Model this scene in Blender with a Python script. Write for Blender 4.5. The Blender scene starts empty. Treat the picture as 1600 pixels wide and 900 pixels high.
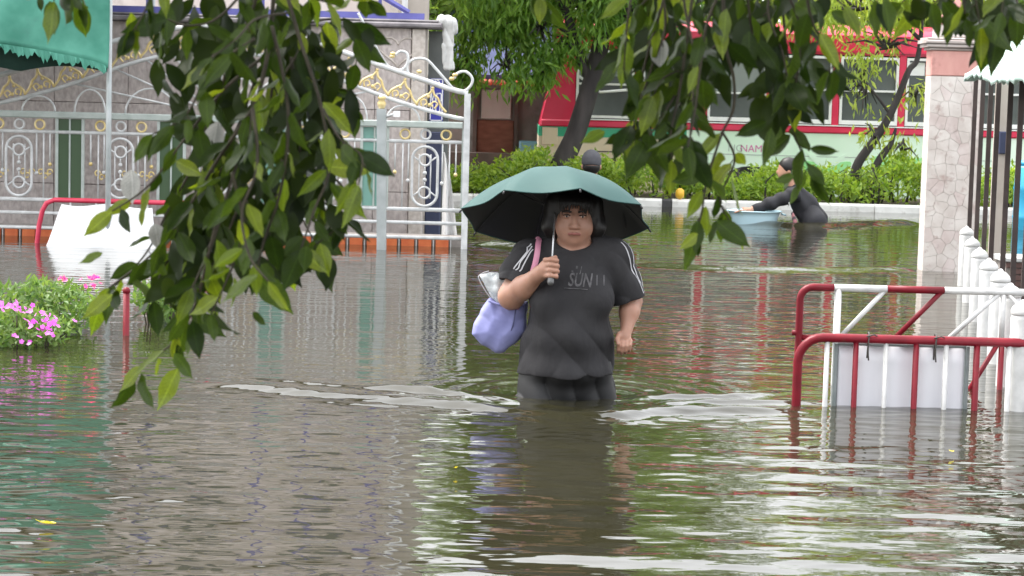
import bpy, math, random
import numpy as np
from mathutils import Vector, Matrix, noise as mnoise

random.seed(11)
RNG = np.random.default_rng(11)
SC = bpy.context.scene
COL = SC.collection
PI = math.pi

# ------------------------------------------------------------------ camera
F_PX = 3300.0            # focal length in pixels of a 1600 wide picture
CAM_H = 1.25             # height above the flood water (z = 0)
HORIZON = 140.0
ROLL = math.radians(1.5)
PITCH = math.atan((450.0 - HORIZON) / F_PX)
K = CAM_H / 1.55
cam_m = Matrix.Rotation(math.radians(90) - PITCH, 3, 'X') @ Matrix.Rotation(ROLL, 3, 'Z')
cd = bpy.data.cameras.new('camera')
cd.sensor_width = 36.0
cd.lens = F_PX / 1600.0 * 36.0
cd.clip_start = 0.05
cd.clip_end = 2000.0
cam = bpy.data.objects.new('camera', cd)
COL.objects.link(cam)
cam.matrix_world = Matrix.Translation((0, 0, CAM_H)) @ cam_m.to_4x4()
cd.dof.use_dof = True
cd.dof.focus_distance = 8.9
cd.dof.aperture_fstop = 15.0
SC.camera = cam

# ------------------------------------------------------------------ world, sun, exposure
SUN_EL, SUN_AZ = math.radians(60), math.radians(-62)   # azimuth from +Y (away from camera) towards +X
w = bpy.data.worlds.new('World')
SC.world = w
w.use_nodes = True
nt = w.node_tree
bg = nt.nodes['Background']
sky = nt.nodes.new('ShaderNodeTexSky')
sky.sky_type = 'NISHITA'
sky.sun_disc = False
sky.sun_elevation = SUN_EL
sky.sun_rotation = SUN_AZ
sky.air_density = 1.0
sky.dust_density = 6.0
sky.ozone_density = 1.0
hs = nt.nodes.new('ShaderNodeHueSaturation')
hs.inputs['Saturation'].default_value = 0.35
nt.links.new(sky.outputs['Color'], hs.inputs['Color'])
gm = nt.nodes.new('ShaderNodeGamma')          # evens the sky out, as under a thin cloud cover
gm.inputs['Gamma'].default_value = 0.42
nt.links.new(hs.outputs['Color'], gm.inputs['Color'])
nt.links.new(gm.outputs['Color'], bg.inputs['Color'])
bg.inputs['Strength'].default_value = 0.15
sl = bpy.data.lights.new('sun', 'SUN')
sl.energy = 0.55
sl.angle = math.radians(20)
sl.color = (1.0, 0.96, 0.9)
sun = bpy.data.objects.new('sun', sl)
COL.objects.link(sun)
sun_dir = Vector((math.sin(SUN_AZ) * math.cos(SUN_EL), math.cos(SUN_AZ) * math.cos(SUN_EL), math.sin(SUN_EL)))
sun.rotation_euler = sun_dir.to_track_quat('Z', 'Y').to_euler()
sun.location = (0, 0, 30)
SC.view_settings.view_transform = 'Standard'
SC.view_settings.look = 'None'
SC.view_settings.gamma = 1.0
SC.view_settings.use_curve_mapping = False
SC.view_settings.exposure = 3.42
SC.render.engine = 'CYCLES'
SC.cycles.use_denoising = True
SC.cycles.max_bounces = 8
SC.cycles.transparent_max_bounces = 12

# ------------------------------------------------------------------ measuring helpers
def ray(px, py):
    return cam_m @ Vector(((px - 800.0) / F_PX, -(py - 450.0) / F_PX, -1.0))
def pt(px, py, Y):
    d = ray(px, py)
    return Vector((0, 0, CAM_H)) + d * (Y / d.y)
def wat(px, py):
    d = ray(px, py)
    return Vector((0, 0, CAM_H)) + d * (-CAM_H / d.z)
def S(Y):
    return F_PX / Y

# ------------------------------------------------------------------ mesh helpers
class MB:
    def __init__(s):
        s.v = []; s.f = []
    def add(s, verts, faces):
        n = len(s.v)
        s.v.extend([tuple(p) for p in verts])
        s.f.extend([tuple(i + n for i in f) for f in faces])
        return s
    def box(s, c, size, rot=None):
        hx, hy, hz = size[0] / 2, size[1] / 2, size[2] / 2
        vs = [Vector((x, y, z)) for x in (-hx, hx) for y in (-hy, hy) for z in (-hz, hz)]
        if rot is not None:
            vs = [rot @ v for v in vs]
        c = Vector(c)
        s.add([v + c for v in vs], [(0, 1, 3, 2), (4, 6, 7, 5), (0, 4, 5, 1), (2, 3, 7, 6), (0, 2, 6, 4), (1, 5, 7, 3)])
        return s
    def box2(s, x0, x1, y0, y1, z0, z1):
        return s.box(((x0 + x1) / 2, (y0 + y1) / 2, (z0 + z1) / 2), (abs(x1 - x0), abs(y1 - y0), abs(z1 - z0)))
    def bevbox(s, x0, x1, y0, y1, z0, z1, b=0.004):
        # box with chamfered front (towards -y) edges
        v = [(x0, y1, z0), (x1, y1, z0), (x1, y1, z1), (x0, y1, z1),
             (x0, y0 + b, z0), (x1, y0 + b, z0), (x1, y0 + b, z1), (x0, y0 + b, z1),
             (x0 + b, y0, z0 + b), (x1 - b, y0, z0 + b), (x1 - b, y0, z1 - b), (x0 + b, y0, z1 - b)]
        f = [(0, 3, 2, 1), (0, 1, 5, 4), (1, 2, 6, 5), (2, 3, 7, 6), (3, 0, 4, 7),
             (4, 5, 9, 8), (5, 6, 10, 9), (6, 7, 11, 10), (7, 4, 8, 11), (8, 9, 10, 11)]
        return s.add(v, f)
    def tube(s, path, r, n=8, closed=False, flat=None):
        P = [Vector(p) for p in path]
        m = len(P)
        R = r if isinstance(r, (list, tuple)) else [r] * m
        T = []
        for i in range(m):
            if closed:
                t = P[(i + 1) % m] - P[i - 1]
            else:
                t = P[min(i + 1, m - 1)] - P[max(i - 1, 0)]
            T.append(t.normalized() if t.length > 1e-9 else Vector((0, 0, 1)))
        a = Vector((0, 1, 0)) if abs(T[0].y) < 0.9 else Vector((1, 0, 0))
        u = (a - T[0] * a.dot(T[0])).normalized()
        vs = []
        for i in range(m):
            u = (u - T[i] * u.dot(T[i]))
            u = u.normalized() if u.length > 1e-6 else T[i].orthogonal().normalized()
            w_ = T[i].cross(u)
            for k in range(n):
                an = 2 * PI * k / n
                fu = 1.0 if flat is None else flat
                vs.append(P[i] + u * (math.cos(an) * R[i] * fu) + w_ * (math.sin(an) * R[i]))
        fs = []
        for i in range(m if closed else m - 1):
            j = (i + 1) % m
            for k in range(n):
                l = (k + 1) % n
                fs.append((i * n + k, i * n + l, j * n + l, j * n + k))
        if not closed:
            fs.append(tuple(range(n - 1, -1, -1)))
            fs.append(tuple((m - 1) * n + k for k in range(n)))
        return s.add(vs, fs)
    def lathe(s, c, prof, n=16):
        # prof: list of (r, z) from bottom to top
        c = Vector(c)
        vs = []; fs = []
        for (r, z) in prof:
            for k in range(n):
                a = 2 * PI * k / n
                vs.append(c + Vector((r * math.cos(a), r * math.sin(a), z)))
        for i in range(len(prof) - 1):
            for k in range(n):
                l = (k + 1) % n
                fs.append((i * n + k, i * n + l, (i + 1) * n + l, (i + 1) * n + k))
        fs.append(tuple(range(n - 1, -1, -1)))
        fs.append(tuple((len(prof) - 1) * n + k for k in range(n)))
        return s.add(vs, fs)
    def ball(s, c, r, n=10, sz=1.0):
        m = 6
        prof = [(r * math.sin(PI * (i + 0.15) / (m + 0.3)), -r * sz * math.cos(PI * (i + 0.15) / (m + 0.3))) for i in range(m + 1)]
        return s.lathe(c, prof, n)
    def prism(s, poly, y0, y1):
        # poly in (x, z), extruded from y0 to y1
        n = len(poly)
        vs = [(p[0], y0, p[1]) for p in poly] + [(p[0], y1, p[1]) for p in poly]
        fs = [tuple(range(n)), tuple(range(2 * n - 1, n - 1, -1))]
        for i in range(n):
            j = (i + 1) % n
            fs.append((j, i, n + i, n + j))
        return s.add(vs, fs)

def mesh_obj(name, verts, faces, mat, parent=None, smooth=True, origin=None):
    if parent is not None:
        o_ = Vector(parent.get('_o', (0, 0, 0)))
    else:
        o_ = Vector(origin) if origin is not None else Vector((0, 0, 0))
    me = bpy.data.meshes.new(name)
    if isinstance(verts, np.ndarray):
        verts = (verts - np.array(o_)).tolist()
    else:
        verts = [(p[0] - o_[0], p[1] - o_[1], p[2] - o_[2]) for p in verts]
    if isinstance(faces, np.ndarray):
        faces = faces.tolist()
    me.from_pydata(verts, [], faces)
    if smooth:
        me.polygons.foreach_set('use_smooth', [True] * len(me.polygons))
    me.materials.append(mat)
    me.update()
    o = bpy.data.objects.new(name, me)
    COL.objects.link(o)
    if parent is not None:
        o.parent = parent
        o['_o'] = tuple(o_)
    else:
        o.location = o_
        o['_o'] = tuple(o_)
    return o
def part(name, mb, mat, parent, smooth=False, label=None, kind=None):
    o = mesh_obj(name, mb.v, mb.f, mat, parent, smooth)
    if label: o['label'] = label
    if kind: o['kind'] = kind
    return o
def thing(name, label, cat, loc=(0, 0, 0), group=None):
    o = bpy.data.objects.new(name, None)
    o.empty_display_size = 0.1
    COL.objects.link(o)
    o.location = loc
    o['_o'] = tuple(loc)
    o['label'] = label
    o['category'] = cat
    if group: o['group'] = group
    return o
def solo(name, mb, mat, label, cat, origin, smooth=False, group=None):
    o = mesh_obj(name, mb.v, mb.f, mat, None, smooth, origin)
    o['label'] = label; o['category'] = cat
    if group: o['group'] = group
    return o
def structure(name, mb, mat, smooth=False):
    o = mesh_obj(name, mb.v, mb.f, mat, None, smooth)
    o['kind'] = 'structure'
    return o

def spline(P, n=8):
    P = [Vector(p) for p in P]
    out = []
    for i in range(len(P) - 1):
        p0 = P[max(i - 1, 0)]; p1 = P[i]; p2 = P[i + 1]; p3 = P[min(i + 2, len(P) - 1)]
        for k in range(n):
            t = k / n
            out.append(0.5 * ((2 * p1) + (p2 - p0) * t + (2 * p0 - 5 * p1 + 4 * p2 - p3) * t * t + (3 * p1 - p0 - 3 * p2 + p3) * t ** 3))
    out.append(P[-1])
    return out

# ------------------------------------------------------------------ materials
def new_mat(name):
    m = bpy.data.materials.new(name)
    m.use_nodes = True
    return m, m.node_tree, m.node_tree.nodes['Principled BSDF']
def pmat(name, c1, c2=None, scale=6.0, rough=0.6, bump=0.0, metallic=0.0, spec=0.5, stretch=(1, 1, 1), detail=6.0, lo=0.35, hi=0.65,
         grime=None, grime_scale=2.0, grime_lo=0.55, bscale=None, coat=0.0, sub=0.0):
    m, nt, p = new_mat(name)
    L = nt.links
    p.inputs['Roughness'].default_value = rough
    p.inputs['Metallic'].default_value = metallic
    p.inputs['Specular IOR Level'].default_value = spec
    p.inputs['Coat Weight'].default_value = coat
    tc = nt.nodes.new('ShaderNodeTexCoord')
    mp = nt.nodes.new('ShaderNodeMapping')
    mp.inputs['Scale'].default_value = stretch
    L.new(tc.outputs['Object'], mp.inputs['Vector'])
    nz = nt.nodes.new('ShaderNodeTexNoise')
    nz.inputs['Scale'].default_value = scale
    nz.inputs['Detail'].default_value = detail
    L.new(mp.outputs['Vector'], nz.inputs['Vector'])
    c2 = c2 or tuple(min(1, x * 1.12) for x in c1)
    cr = nt.nodes.new('ShaderNodeValToRGB')
    cr.color_ramp.elements[0].position = lo
    cr.color_ramp.elements[1].position = hi
    cr.color_ramp.elements[0].color = (*c1, 1)
    cr.color_ramp.elements[1].color = (*c2, 1)
    L.new(nz.outputs['Fac'], cr.inputs['Fac'])
    col = cr.outputs['Color']
    if grime:
        n2 = nt.nodes.new('ShaderNodeTexNoise')
        n2.inputs['Scale'].default_value = grime_scale
        n2.inputs['Detail'].default_value = 8
        n2.inputs['Roughness'].default_value = 0.7
        L.new(tc.outputs['Object'], n2.inputs['Vector'])
        r2 = nt.nodes.new('ShaderNodeValToRGB')
        r2.color_ramp.elements[0].position = grime_lo
        r2.color_ramp.elements[1].position = grime_lo + 0.15
        L.new(n2.outputs['Fac'], r2.inputs['Fac'])
        mx = nt.nodes.new('ShaderNodeMix'); mx.data_type = 'RGBA'
        L.new(r2.outputs['Color'], mx.inputs[0])
        L.new(col, mx.inputs[6])
        mx.inputs[7].default_value = (*grime, 1)
        col = mx.outputs[2]
    L.new(col, p.inputs['Base Color'])
    if sub > 0:
        p.inputs['Subsurface Weight'].default_value = sub
        p.inputs['Subsurface Radius'].default_value = (0.02, 0.008, 0.004)
        p.inputs['Subsurface Scale'].default_value = 0.5
    if bump > 0:
        nb = nz
        if bscale:
            nb = nt.nodes.new('ShaderNodeTexNoise')
            nb.inputs['Scale'].default_value = bscale
            nb.inputs['Detail'].default_value = 4
            L.new(mp.outputs['Vector'], nb.inputs['Vector'])
        bp = nt.nodes.new('ShaderNodeBump')
        bp.inputs['Strength'].default_value = bump
        bp.inputs['Distance'].default_value = 0.01
        L.new(nb.outputs['Fac'], bp.inputs['Height'])
        L.new(bp.outputs['Normal'], p.inputs['Normal'])
    return m
def leaf_mat(name, c1, c2, trans=0.35, rough=0.4, island=False, tcol=None, spec=0.5):
    m, nt, p = new_mat(name)
    L = nt.links
    if island:
        g = nt.nodes.new('ShaderNodeNewGeometry'); rnd = g.outputs['Random Per Island']
    else:
        g = nt.nodes.new('ShaderNodeObjectInfo'); rnd = g.outputs['Random']
    cr = nt.nodes.new('ShaderNodeValToRGB')
    cr.color_ramp.elements[0].color = (*c1, 1)
    cr.color_ramp.elements[1].color = (*c2, 1)
    L.new(rnd, cr.inputs['Fac'])
    tc = nt.nodes.new('ShaderNodeTexCoord')
    nz = nt.nodes.new('ShaderNodeTexNoise')
    nz.inputs['Scale'].default_value = 45.0 if not island else 3.0
    L.new(tc.outputs['Object'], nz.inputs['Vector'])
    hv = nt.nodes.new('ShaderNodeHueSaturation')
    mr = nt.nodes.new('ShaderNodeMapRange')
    mr.inputs['From Min'].default_value = 0.3; mr.inputs['From Max'].default_value = 0.7
    mr.inputs['To Min'].default_value = 0.75; mr.inputs['To Max'].default_value = 1.25
    L.new(nz.outputs['Fac'], mr.inputs['Value'])
    L.new(mr.outputs['Result'], hv.inputs['Value'])
    L.new(cr.outputs['Color'], hv.inputs['Color'])
    if not island:
        sx = nt.nodes.new('ShaderNodeSeparateXYZ'); L.new(tc.outputs['Object'], sx.inputs['Vector'])
        ab = nt.nodes.new('ShaderNodeMath'); ab.operation = 'ABSOLUTE'; L.new(sx.outputs['X'], ab.inputs[0])
        ma = nt.nodes.new('ShaderNodeMath'); ma.operation = 'MULTIPLY_ADD'; L.new(ab.outputs[0], ma.inputs[0]); ma.inputs[1].default_value = 0.8; L.new(sx.outputs['Z'], ma.inputs[2])
        ms = nt.nodes.new('ShaderNodeMath'); ms.operation = 'MULTIPLY'; L.new(ma.outputs[0], ms.inputs[0]); ms.inputs[1].default_value = 62.0
        sn = nt.nodes.new('ShaderNodeMath'); sn.operation = 'SINE'; L.new(ms.outputs[0], sn.inputs[0])
        m1 = nt.nodes.new('ShaderNodeMapRange'); L.new(sn.outputs[0], m1.inputs['Value'])
        m1.inputs['From Min'].default_value = 0.86; m1.inputs['From Max'].default_value = 1.0; m1.inputs['To Max'].default_value = 0.35
        m2 = nt.nodes.new('ShaderNodeMapRange'); L.new(ab.outputs[0], m2.inputs['Value'])
        m2.inputs['From Min'].default_value = 0.02; m2.inputs['From Max'].default_value = 0.0; m2.inputs['To Max'].default_value = 0.8
        mm = nt.nodes.new('ShaderNodeMath'); mm.operation = 'MAXIMUM'; L.new(m1.outputs[0], mm.inputs[0]); L.new(m2.outputs[0], mm.inputs[1])
        mv = nt.nodes.new('ShaderNodeMath'); mv.operation = 'ADD'; L.new(mm.outputs[0], mv.inputs[0]); L.new(mr.outputs['Result'], mv.inputs[1])
        L.new(mv.outputs[0], hv.inputs['Value'])
    L.new(hv.outputs['Color'], p.inputs['Base Color'])
    p.inputs['Roughness'].default_value = rough
    p.inputs['Specular IOR Level'].default_value = spec
    tr = nt.nodes.new('ShaderNodeBsdfTranslucent')
    h2 = nt.nodes.new('ShaderNodeHueSaturation')
    h2.inputs['Hue'].default_value = 0.485
    h2.inputs['Saturation'].default_value = 1.1
    h2.inputs['Value'].default_value = 1.9
    L.new(hv.outputs['Color'], h2.inputs['Color'])
    L.new(h2.outputs['Color'], tr.inputs['Color'])
    mx = nt.nodes.new('ShaderNodeMixShader')
    mx.inputs['Fac'].default_value = trans
    L.new(p.outputs['BSDF'], mx.inputs[1])
    L.new(tr.outputs['BSDF'], mx.inputs[2])
    L.new(mx.outputs['Shader'], nt.nodes['Material Output'].inputs['Surface'])
    return m

M = {}
M['steel'] = pmat('white_painted_steel', (0.5, 0.51, 0.51), (0.66, 0.67, 0.67), 14, 0.35, grime=(0.34, 0.33, 0.31), grime_scale=5, grime_lo=0.62)
M['steel_green'] = pmat('grey_green_steel', (0.36, 0.41, 0.38), (0.44, 0.49, 0.46), 14, 0.4)
M['grey_steel'] = pmat('grey_steel', (0.33, 0.36, 0.36), (0.42, 0.45, 0.45), 10, 0.38, metallic=0.2)
M['gold'] = pmat('gold_paint', (0.62, 0.47, 0.18), (0.78, 0.64, 0.34), 20, 0.35, metallic=0.25)
M['granite'] = pmat('streaky_granite', (0.34, 0.295, 0.28), (0.5, 0.445, 0.425), 34, 0.55, bump=0.15, stretch=(1, 1, 0.55), grime=(0.31, 0.27, 0.255), grime_scale=2.0)
M['granite_light'] = pmat('pale_granite', (0.42, 0.37, 0.33), (0.55, 0.5, 0.46), 30, 0.55, bump=0.1, grime=(0.33, 0.29, 0.26), grime_scale=5)
M['coping'] = pmat('dark_coping', (0.13, 0.12, 0.13), (0.24, 0.22, 0.23), 9, 0.7, bump=0.2)
M['dark_panel'] = pmat('dark_grey_panel', (0.1, 0.11, 0.105), (0.15, 0.16, 0.155), 5, 0.5)
M['mortar'] = pmat('mortar', (0.24, 0.215, 0.2), (0.3, 0.27, 0.25), 20, 0.9)
M['navy'] = pmat('navy_door', (0.03, 0.04, 0.085), (0.045, 0.055, 0.11), 6, 0.5)
M['violet_beam'] = pmat('violet_blue_steel', (0.095, 0.095, 0.32), (0.13, 0.13, 0.4), 8, 0.5)
M['pink_wall'] = pmat('pale_pink_render', (0.68, 0.58, 0.54), (0.78, 0.69, 0.65), 2.5, 0.85, bump=0.1, grime=(0.5, 0.42, 0.4), grime_scale=1.3)
M['cream_wall'] = pmat('grey_column', (0.42, 0.37, 0.32), (0.5, 0.45, 0.4), 5, 0.8, bump=0.1)
M['orange'] = pmat('orange_tile', (0.62, 0.13, 0.04), (0.72, 0.19, 0.06), 12, 0.45)
M['sign_blue'] = pmat('sign_blue', (0.035, 0.04, 0.33), (0.045, 0.05, 0.38), 3, 0.4)
M['white'] = pmat('white_paint', (0.78, 0.78, 0.78), (0.84, 0.84, 0.83), 8, 0.5)
M['white_dirty'] = pmat('scuffed_white_paint', (0.5, 0.5, 0.49), (0.64, 0.64, 0.63), 18, 0.55, bump=0.1, grime=(0.33, 0.29, 0.24), grime_scale=14, grime_lo=0.62)
M['kerb_white'] = pmat('kerb_white', (0.62, 0.62, 0.58), (0.78, 0.78, 0.74), 6, 0.7, grime=(0.4, 0.38, 0.34), grime_scale=5)
M['kerb_black'] = pmat('kerb_black', (0.03, 0.03, 0.03), (0.06, 0.06, 0.06), 6, 0.7)
M['red'] = pmat('red_tube_paint', (0.135, 0.003, 0.01), (0.2, 0.006, 0.016), 12, 0.42, spec=0.3, bump=0.15, grime=(0.1, 0.035, 0.025), grime_scale=22, grime_lo=0.6)
M['red_far'] = pmat('red_rail_paint', (0.55, 0.03, 0.07), (0.62, 0.05, 0.1), 12, 0.4)
M['wire'] = pmat('dark_wire', (0.05, 0.045, 0.04), None, 12, 0.6)
M['board'] = pmat('white_board', (0.66, 0.66, 0.7), (0.73, 0.73, 0.76), 2.5, 0.45, bump=0.05)
M['board_frame'] = pmat('board_frame', (0.17, 0.2, 0.2), (0.24, 0.27, 0.27), 12, 0.45)
M['canopy_green'] = pmat('green_canvas', (0.042, 0.22, 0.155), (0.085, 0.31, 0.23), 5, 0.7, bump=0.3, grime=(0.06, 0.22, 0.17), grime_scale=3.5, grime_lo=0.6, bscale=7)
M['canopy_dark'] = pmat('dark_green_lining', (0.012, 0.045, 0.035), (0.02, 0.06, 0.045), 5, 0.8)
M['canopy_mint'] = pmat('faded_mint_canvas', (0.52, 0.72, 0.64), (0.66, 0.82, 0.76), 4, 0.7, bump=0.3, grime=(0.4, 0.5, 0.46), grime_scale=9, grime_lo=0.68, bscale=7)
M['bar_dark'] = pmat('dark_brown_bar', (0.035, 0.024, 0.022), (0.06, 0.04, 0.036), 10, 0.5)
M['brick_dark'] = pmat('dark_brick', (0.09, 0.05, 0.045), (0.14, 0.08, 0.07), 8, 0.8)
M['stone'] = pmat('pale_marble', (0.6, 0.54, 0.5), (0.74, 0.69, 0.65), 9, 0.5, bump=0.2, grime=(0.46, 0.36, 0.33), grime_scale=11, grime_lo=0.55)
M['stone_pink'] = pmat('pink_marble', (0.58, 0.49, 0.46), (0.7, 0.62, 0.59), 9, 0.5, bump=0.2, grime=(0.38, 0.29, 0.27), grime_scale=6)
M['stone_joint'] = pmat('stone_joint', (0.56, 0.51, 0.48), (0.64, 0.59, 0.56), 20, 0.9)
M['pink_band'] = pmat('weathered_pink_plaster', (0.55, 0.26, 0.23), (0.66, 0.36, 0.32), 7, 0.8, bump=0.2, stretch=(1, 1, 0.4), grime=(0.42, 0.2, 0.18), grime_scale=6)
M['moulding'] = pmat('stone_moulding', (0.34, 0.29, 0.27), (0.5, 0.44, 0.42), 10, 0.8, bump=0.2, stretch=(0.5, 1, 3))
M['bus_red'] = pmat('bus_red', (0.62, 0.012, 0.06), (0.7, 0.02, 0.085), 2, 0.3, grime=(0.5, 0.02, 0.045), grime_scale=2.5, grime_lo=0.62, coat=0.3)
M['bus_green'] = pmat('bus_green', (0.03, 0.36, 0.2), (0.05, 0.42, 0.25), 2, 0.3)
M['bus_cream'] = pmat('bus_cream', (0.68, 0.56, 0.4), (0.76, 0.65, 0.49), 2, 0.35, grime=(0.52, 0.43, 0.32), grime_scale=3)
M['bus_mint'] = pmat('bus_mint', (0.66, 0.87, 0.68), (0.76, 0.9, 0.78), 0.8, 0.35)
M['bus_lime'] = pmat('bus_lime_graphic', (0.3, 0.72, 0.28), (0.38, 0.8, 0.36), 2, 0.35)
M['glass'] = pmat('bus_window_glass', (0.06, 0.075, 0.07), (0.11, 0.125, 0.12), 1.5, 0.12)
M['glass_light'] = pmat('bus_window_glass_hazy', (0.2, 0.23, 0.22), (0.26, 0.29, 0.28), 1.5, 0.15)
M['tyre'] = pmat('tyre', (0.012, 0.012, 0.012), (0.025, 0.025, 0.025), 6, 0.8)
M['pink_text'] = pmat('pink_lettering', (0.62, 0.16, 0.38), None, 2, 0.5)
M['grey_text'] = pmat('grey_lettering', (0.4, 0.47, 0.42), None, 2, 0.5)
M['text_white'] = pmat('white_lettering', (0.8, 0.8, 0.8), None, 2, 0.5)
M['bark'] = pmat('bark', (0.03, 0.026, 0.026), (0.065, 0.056, 0.054), 7, 0.9, bump=0.8, stretch=(1, 1, 0.25))
M['twig'] = pmat('twig', (0.035, 0.028, 0.018), (0.06, 0.05, 0.03), 30, 0.8)
M['soil'] = pmat('soil', (0.05, 0.04, 0.028), (0.08, 0.06, 0.04), 6, 0.95, bump=0.5)
M['ground'] = pmat('flooded_asphalt', (0.05, 0.05, 0.05), (0.07, 0.068, 0.062), 4, 0.9)
M['shed_wall'] = pmat('shed_wall', (0.2, 0.19, 0.18), (0.29, 0.28, 0.265), 3, 0.85, grime=(0.13, 0.12, 0.11), grime_scale=1.6)
M['shed_white'] = pmat('shed_white_board', (0.4, 0.4, 0.38), (0.5, 0.5, 0.48), 3, 0.8)
M['brown_board'] = pmat('brown_board', (0.13, 0.05, 0.03), (0.19, 0.08, 0.05), 6, 0.7, stretch=(1, 1, 3))
M['low_wall'] = pmat('low_wall', (0.075, 0.062, 0.055), (0.12, 0.1, 0.09), 3, 0.85)
M['roof_blue'] = pmat('blue_roof_sheet', (0.03, 0.04, 0.11), (0.05, 0.06, 0.15), 4, 0.6)
M['roof_orange'] = pmat('orange_roof_tile', (0.42, 0.11, 0.06), (0.52, 0.17, 0.1), 8, 0.7)
M['blue_plastic'] = pmat('blue_plastic', (0.13, 0.3, 0.4), (0.18, 0.36, 0.46), 3, 0.4)
M['sky_plastic'] = pmat('pale_blue_plastic', (0.5, 0.72, 0.8), (0.56, 0.77, 0.84), 3, 0.35)
M['bright_blue'] = pmat('bright_blue_plastic', (0.03, 0.33, 0.55), (0.05, 0.4, 0.62), 3, 0.35)
M['yellow'] = pmat('yellow_plastic', (0.75, 0.42, 0.03), (0.8, 0.5, 0.05), 6, 0.4)
M['skin'] = pmat('skin', (0.36, 0.185, 0.125), (0.45, 0.25, 0.18), 14, 0.48, sub=0.15)
M['skin_far'] = pmat('skin_warm', (0.46, 0.24, 0.16), (0.54, 0.3, 0.2), 9, 0.5)
M['lips'] = pmat('lips', (0.3, 0.11, 0.09), None, 9, 0.4)
M['eye_white'] = pmat('eye_white', (0.55, 0.52, 0.48), None, 9, 0.25)
M['iris'] = pmat('iris', (0.015, 0.01, 0.008), None, 9, 0.2)
M['hair'] = pmat('black_hair', (0.006, 0.005, 0.005), (0.014, 0.012, 0.011), 50, 0.5, bump=0.3, stretch=(1, 1, 0.1))
M['shirt'] = pmat('charcoal_cotton', (0.015, 0.014, 0.016), (0.027, 0.026, 0.028), 7, 0.85, bump=0.9, bscale=13, stretch=(1, 1, 0.6))
M['shorts'] = pmat('black_shorts', (0.008, 0.008, 0.009), (0.013, 0.013, 0.014), 7, 0.6, bump=0.2)
M['stripe_white'] = pmat('white_stripe', (0.48, 0.48, 0.5), None, 9, 0.7)
M['print_grey'] = pmat('faded_grey_print', (0.13, 0.125, 0.13), (0.045, 0.043, 0.046), 30, 0.8)
M['denim'] = pmat('lavender_blue_canvas', (0.2, 0.21, 0.43), (0.27, 0.28, 0.52), 6, 0.8, bump=0.3, bscale=14)
M['denim_dark'] = pmat('dark_seam', (0.08, 0.085, 0.18), None, 6, 0.8)
M['pink_strap'] = pmat('pink_strap', (0.56, 0.22, 0.32), (0.62, 0.28, 0.38), 20, 0.7)
M['umb_out'] = pmat('teal_grey_umbrella', (0.03, 0.074, 0.07), (0.038, 0.088, 0.083), 5, 0.65, bump=0.08, spec=0.25)
M['umb_in'] = pmat('black_umbrella_lining', (0.012, 0.013, 0.014), (0.017, 0.018, 0.019), 5, 0.6)
M['chrome'] = pmat('umbrella_shaft', (0.4, 0.4, 0.41), None, 5, 0.25, metallic=0.8)
M['rib'] = pmat('dark_rib', (0.03, 0.03, 0.032), None, 5, 0.4, metallic=0.3)
M['handle'] = pmat('umbrella_handle', (0.1, 0.1, 0.1), None, 5, 0.4)
M['man_black'] = pmat('black_jersey', (0.015, 0.015, 0.018), (0.025, 0.025, 0.03), 8, 0.8, bump=0.3)
M['man_cap'] = pmat('grey_cap', (0.06, 0.06, 0.07), (0.085, 0.085, 0.095), 12, 0.85)
M['pouch'] = pmat('pink_patterned_cloth', (0.4, 0.17, 0.18), (0.06, 0.05, 0.06), 30, 0.8, lo=0.45, hi=0.55)
M['petal'] = leaf_mat('magenta_petal', (0.4, 0.06, 0.36), (0.55, 0.18, 0.48), 0.3, 0.6)
M['petal_pink'] = leaf_mat('hot_pink_petal', (0.65, 0.05, 0.17), (0.75, 0.15, 0.3), 0.3, 0.6)
M['plant'] = leaf_mat('garden_leaf', (0.07, 0.15, 0.035), (0.17, 0.26, 0.06), 0.3, 0.5, island=True)
M['hedge'] = leaf_mat('hedge_leaf', (0.1, 0.2, 0.02), (0.3, 0.42, 0.06), 0.35, 0.45, island=True)
M['tree_leaf'] = leaf_mat('tree_leaf', (0.065, 0.16, 0.02), (0.2, 0.34, 0.055), 0.42, 0.42, island=True)
M['tree_young'] = leaf_mat('young_tree_leaf', (0.2, 0.3, 0.04), (0.38, 0.46, 0.1), 0.4, 0.45, island=True)
M['far_leaf'] = leaf_mat('far_leaf', (0.07, 0.14, 0.02), (0.17, 0.27, 0.05), 0.4, 0.5, island=True)
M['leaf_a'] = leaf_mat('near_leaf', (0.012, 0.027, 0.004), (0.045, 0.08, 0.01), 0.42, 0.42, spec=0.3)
M['leaf_b'] = leaf_mat('near_leaf_young_lit', (0.08, 0.13, 0.015), (0.15, 0.2, 0.024), 0.5, 0.4)  # young leaves; the paler green also stands for leaves lit through
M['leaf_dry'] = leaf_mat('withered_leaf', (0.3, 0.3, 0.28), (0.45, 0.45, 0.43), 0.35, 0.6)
M['leaf_shade'] = leaf_mat('shade_leaf', (0.009, 0.019, 0.0035), (0.024, 0.042, 0.006), 0.25, 0.45, island=True, spec=0.25)  # near leaf green darkened, so shade is put into the colour
M['leaf_float'] = leaf_mat('fallen_leaf', (0.55, 0.5, 0.06), (0.7, 0.66, 0.2), 0.2, 0.5)

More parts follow.
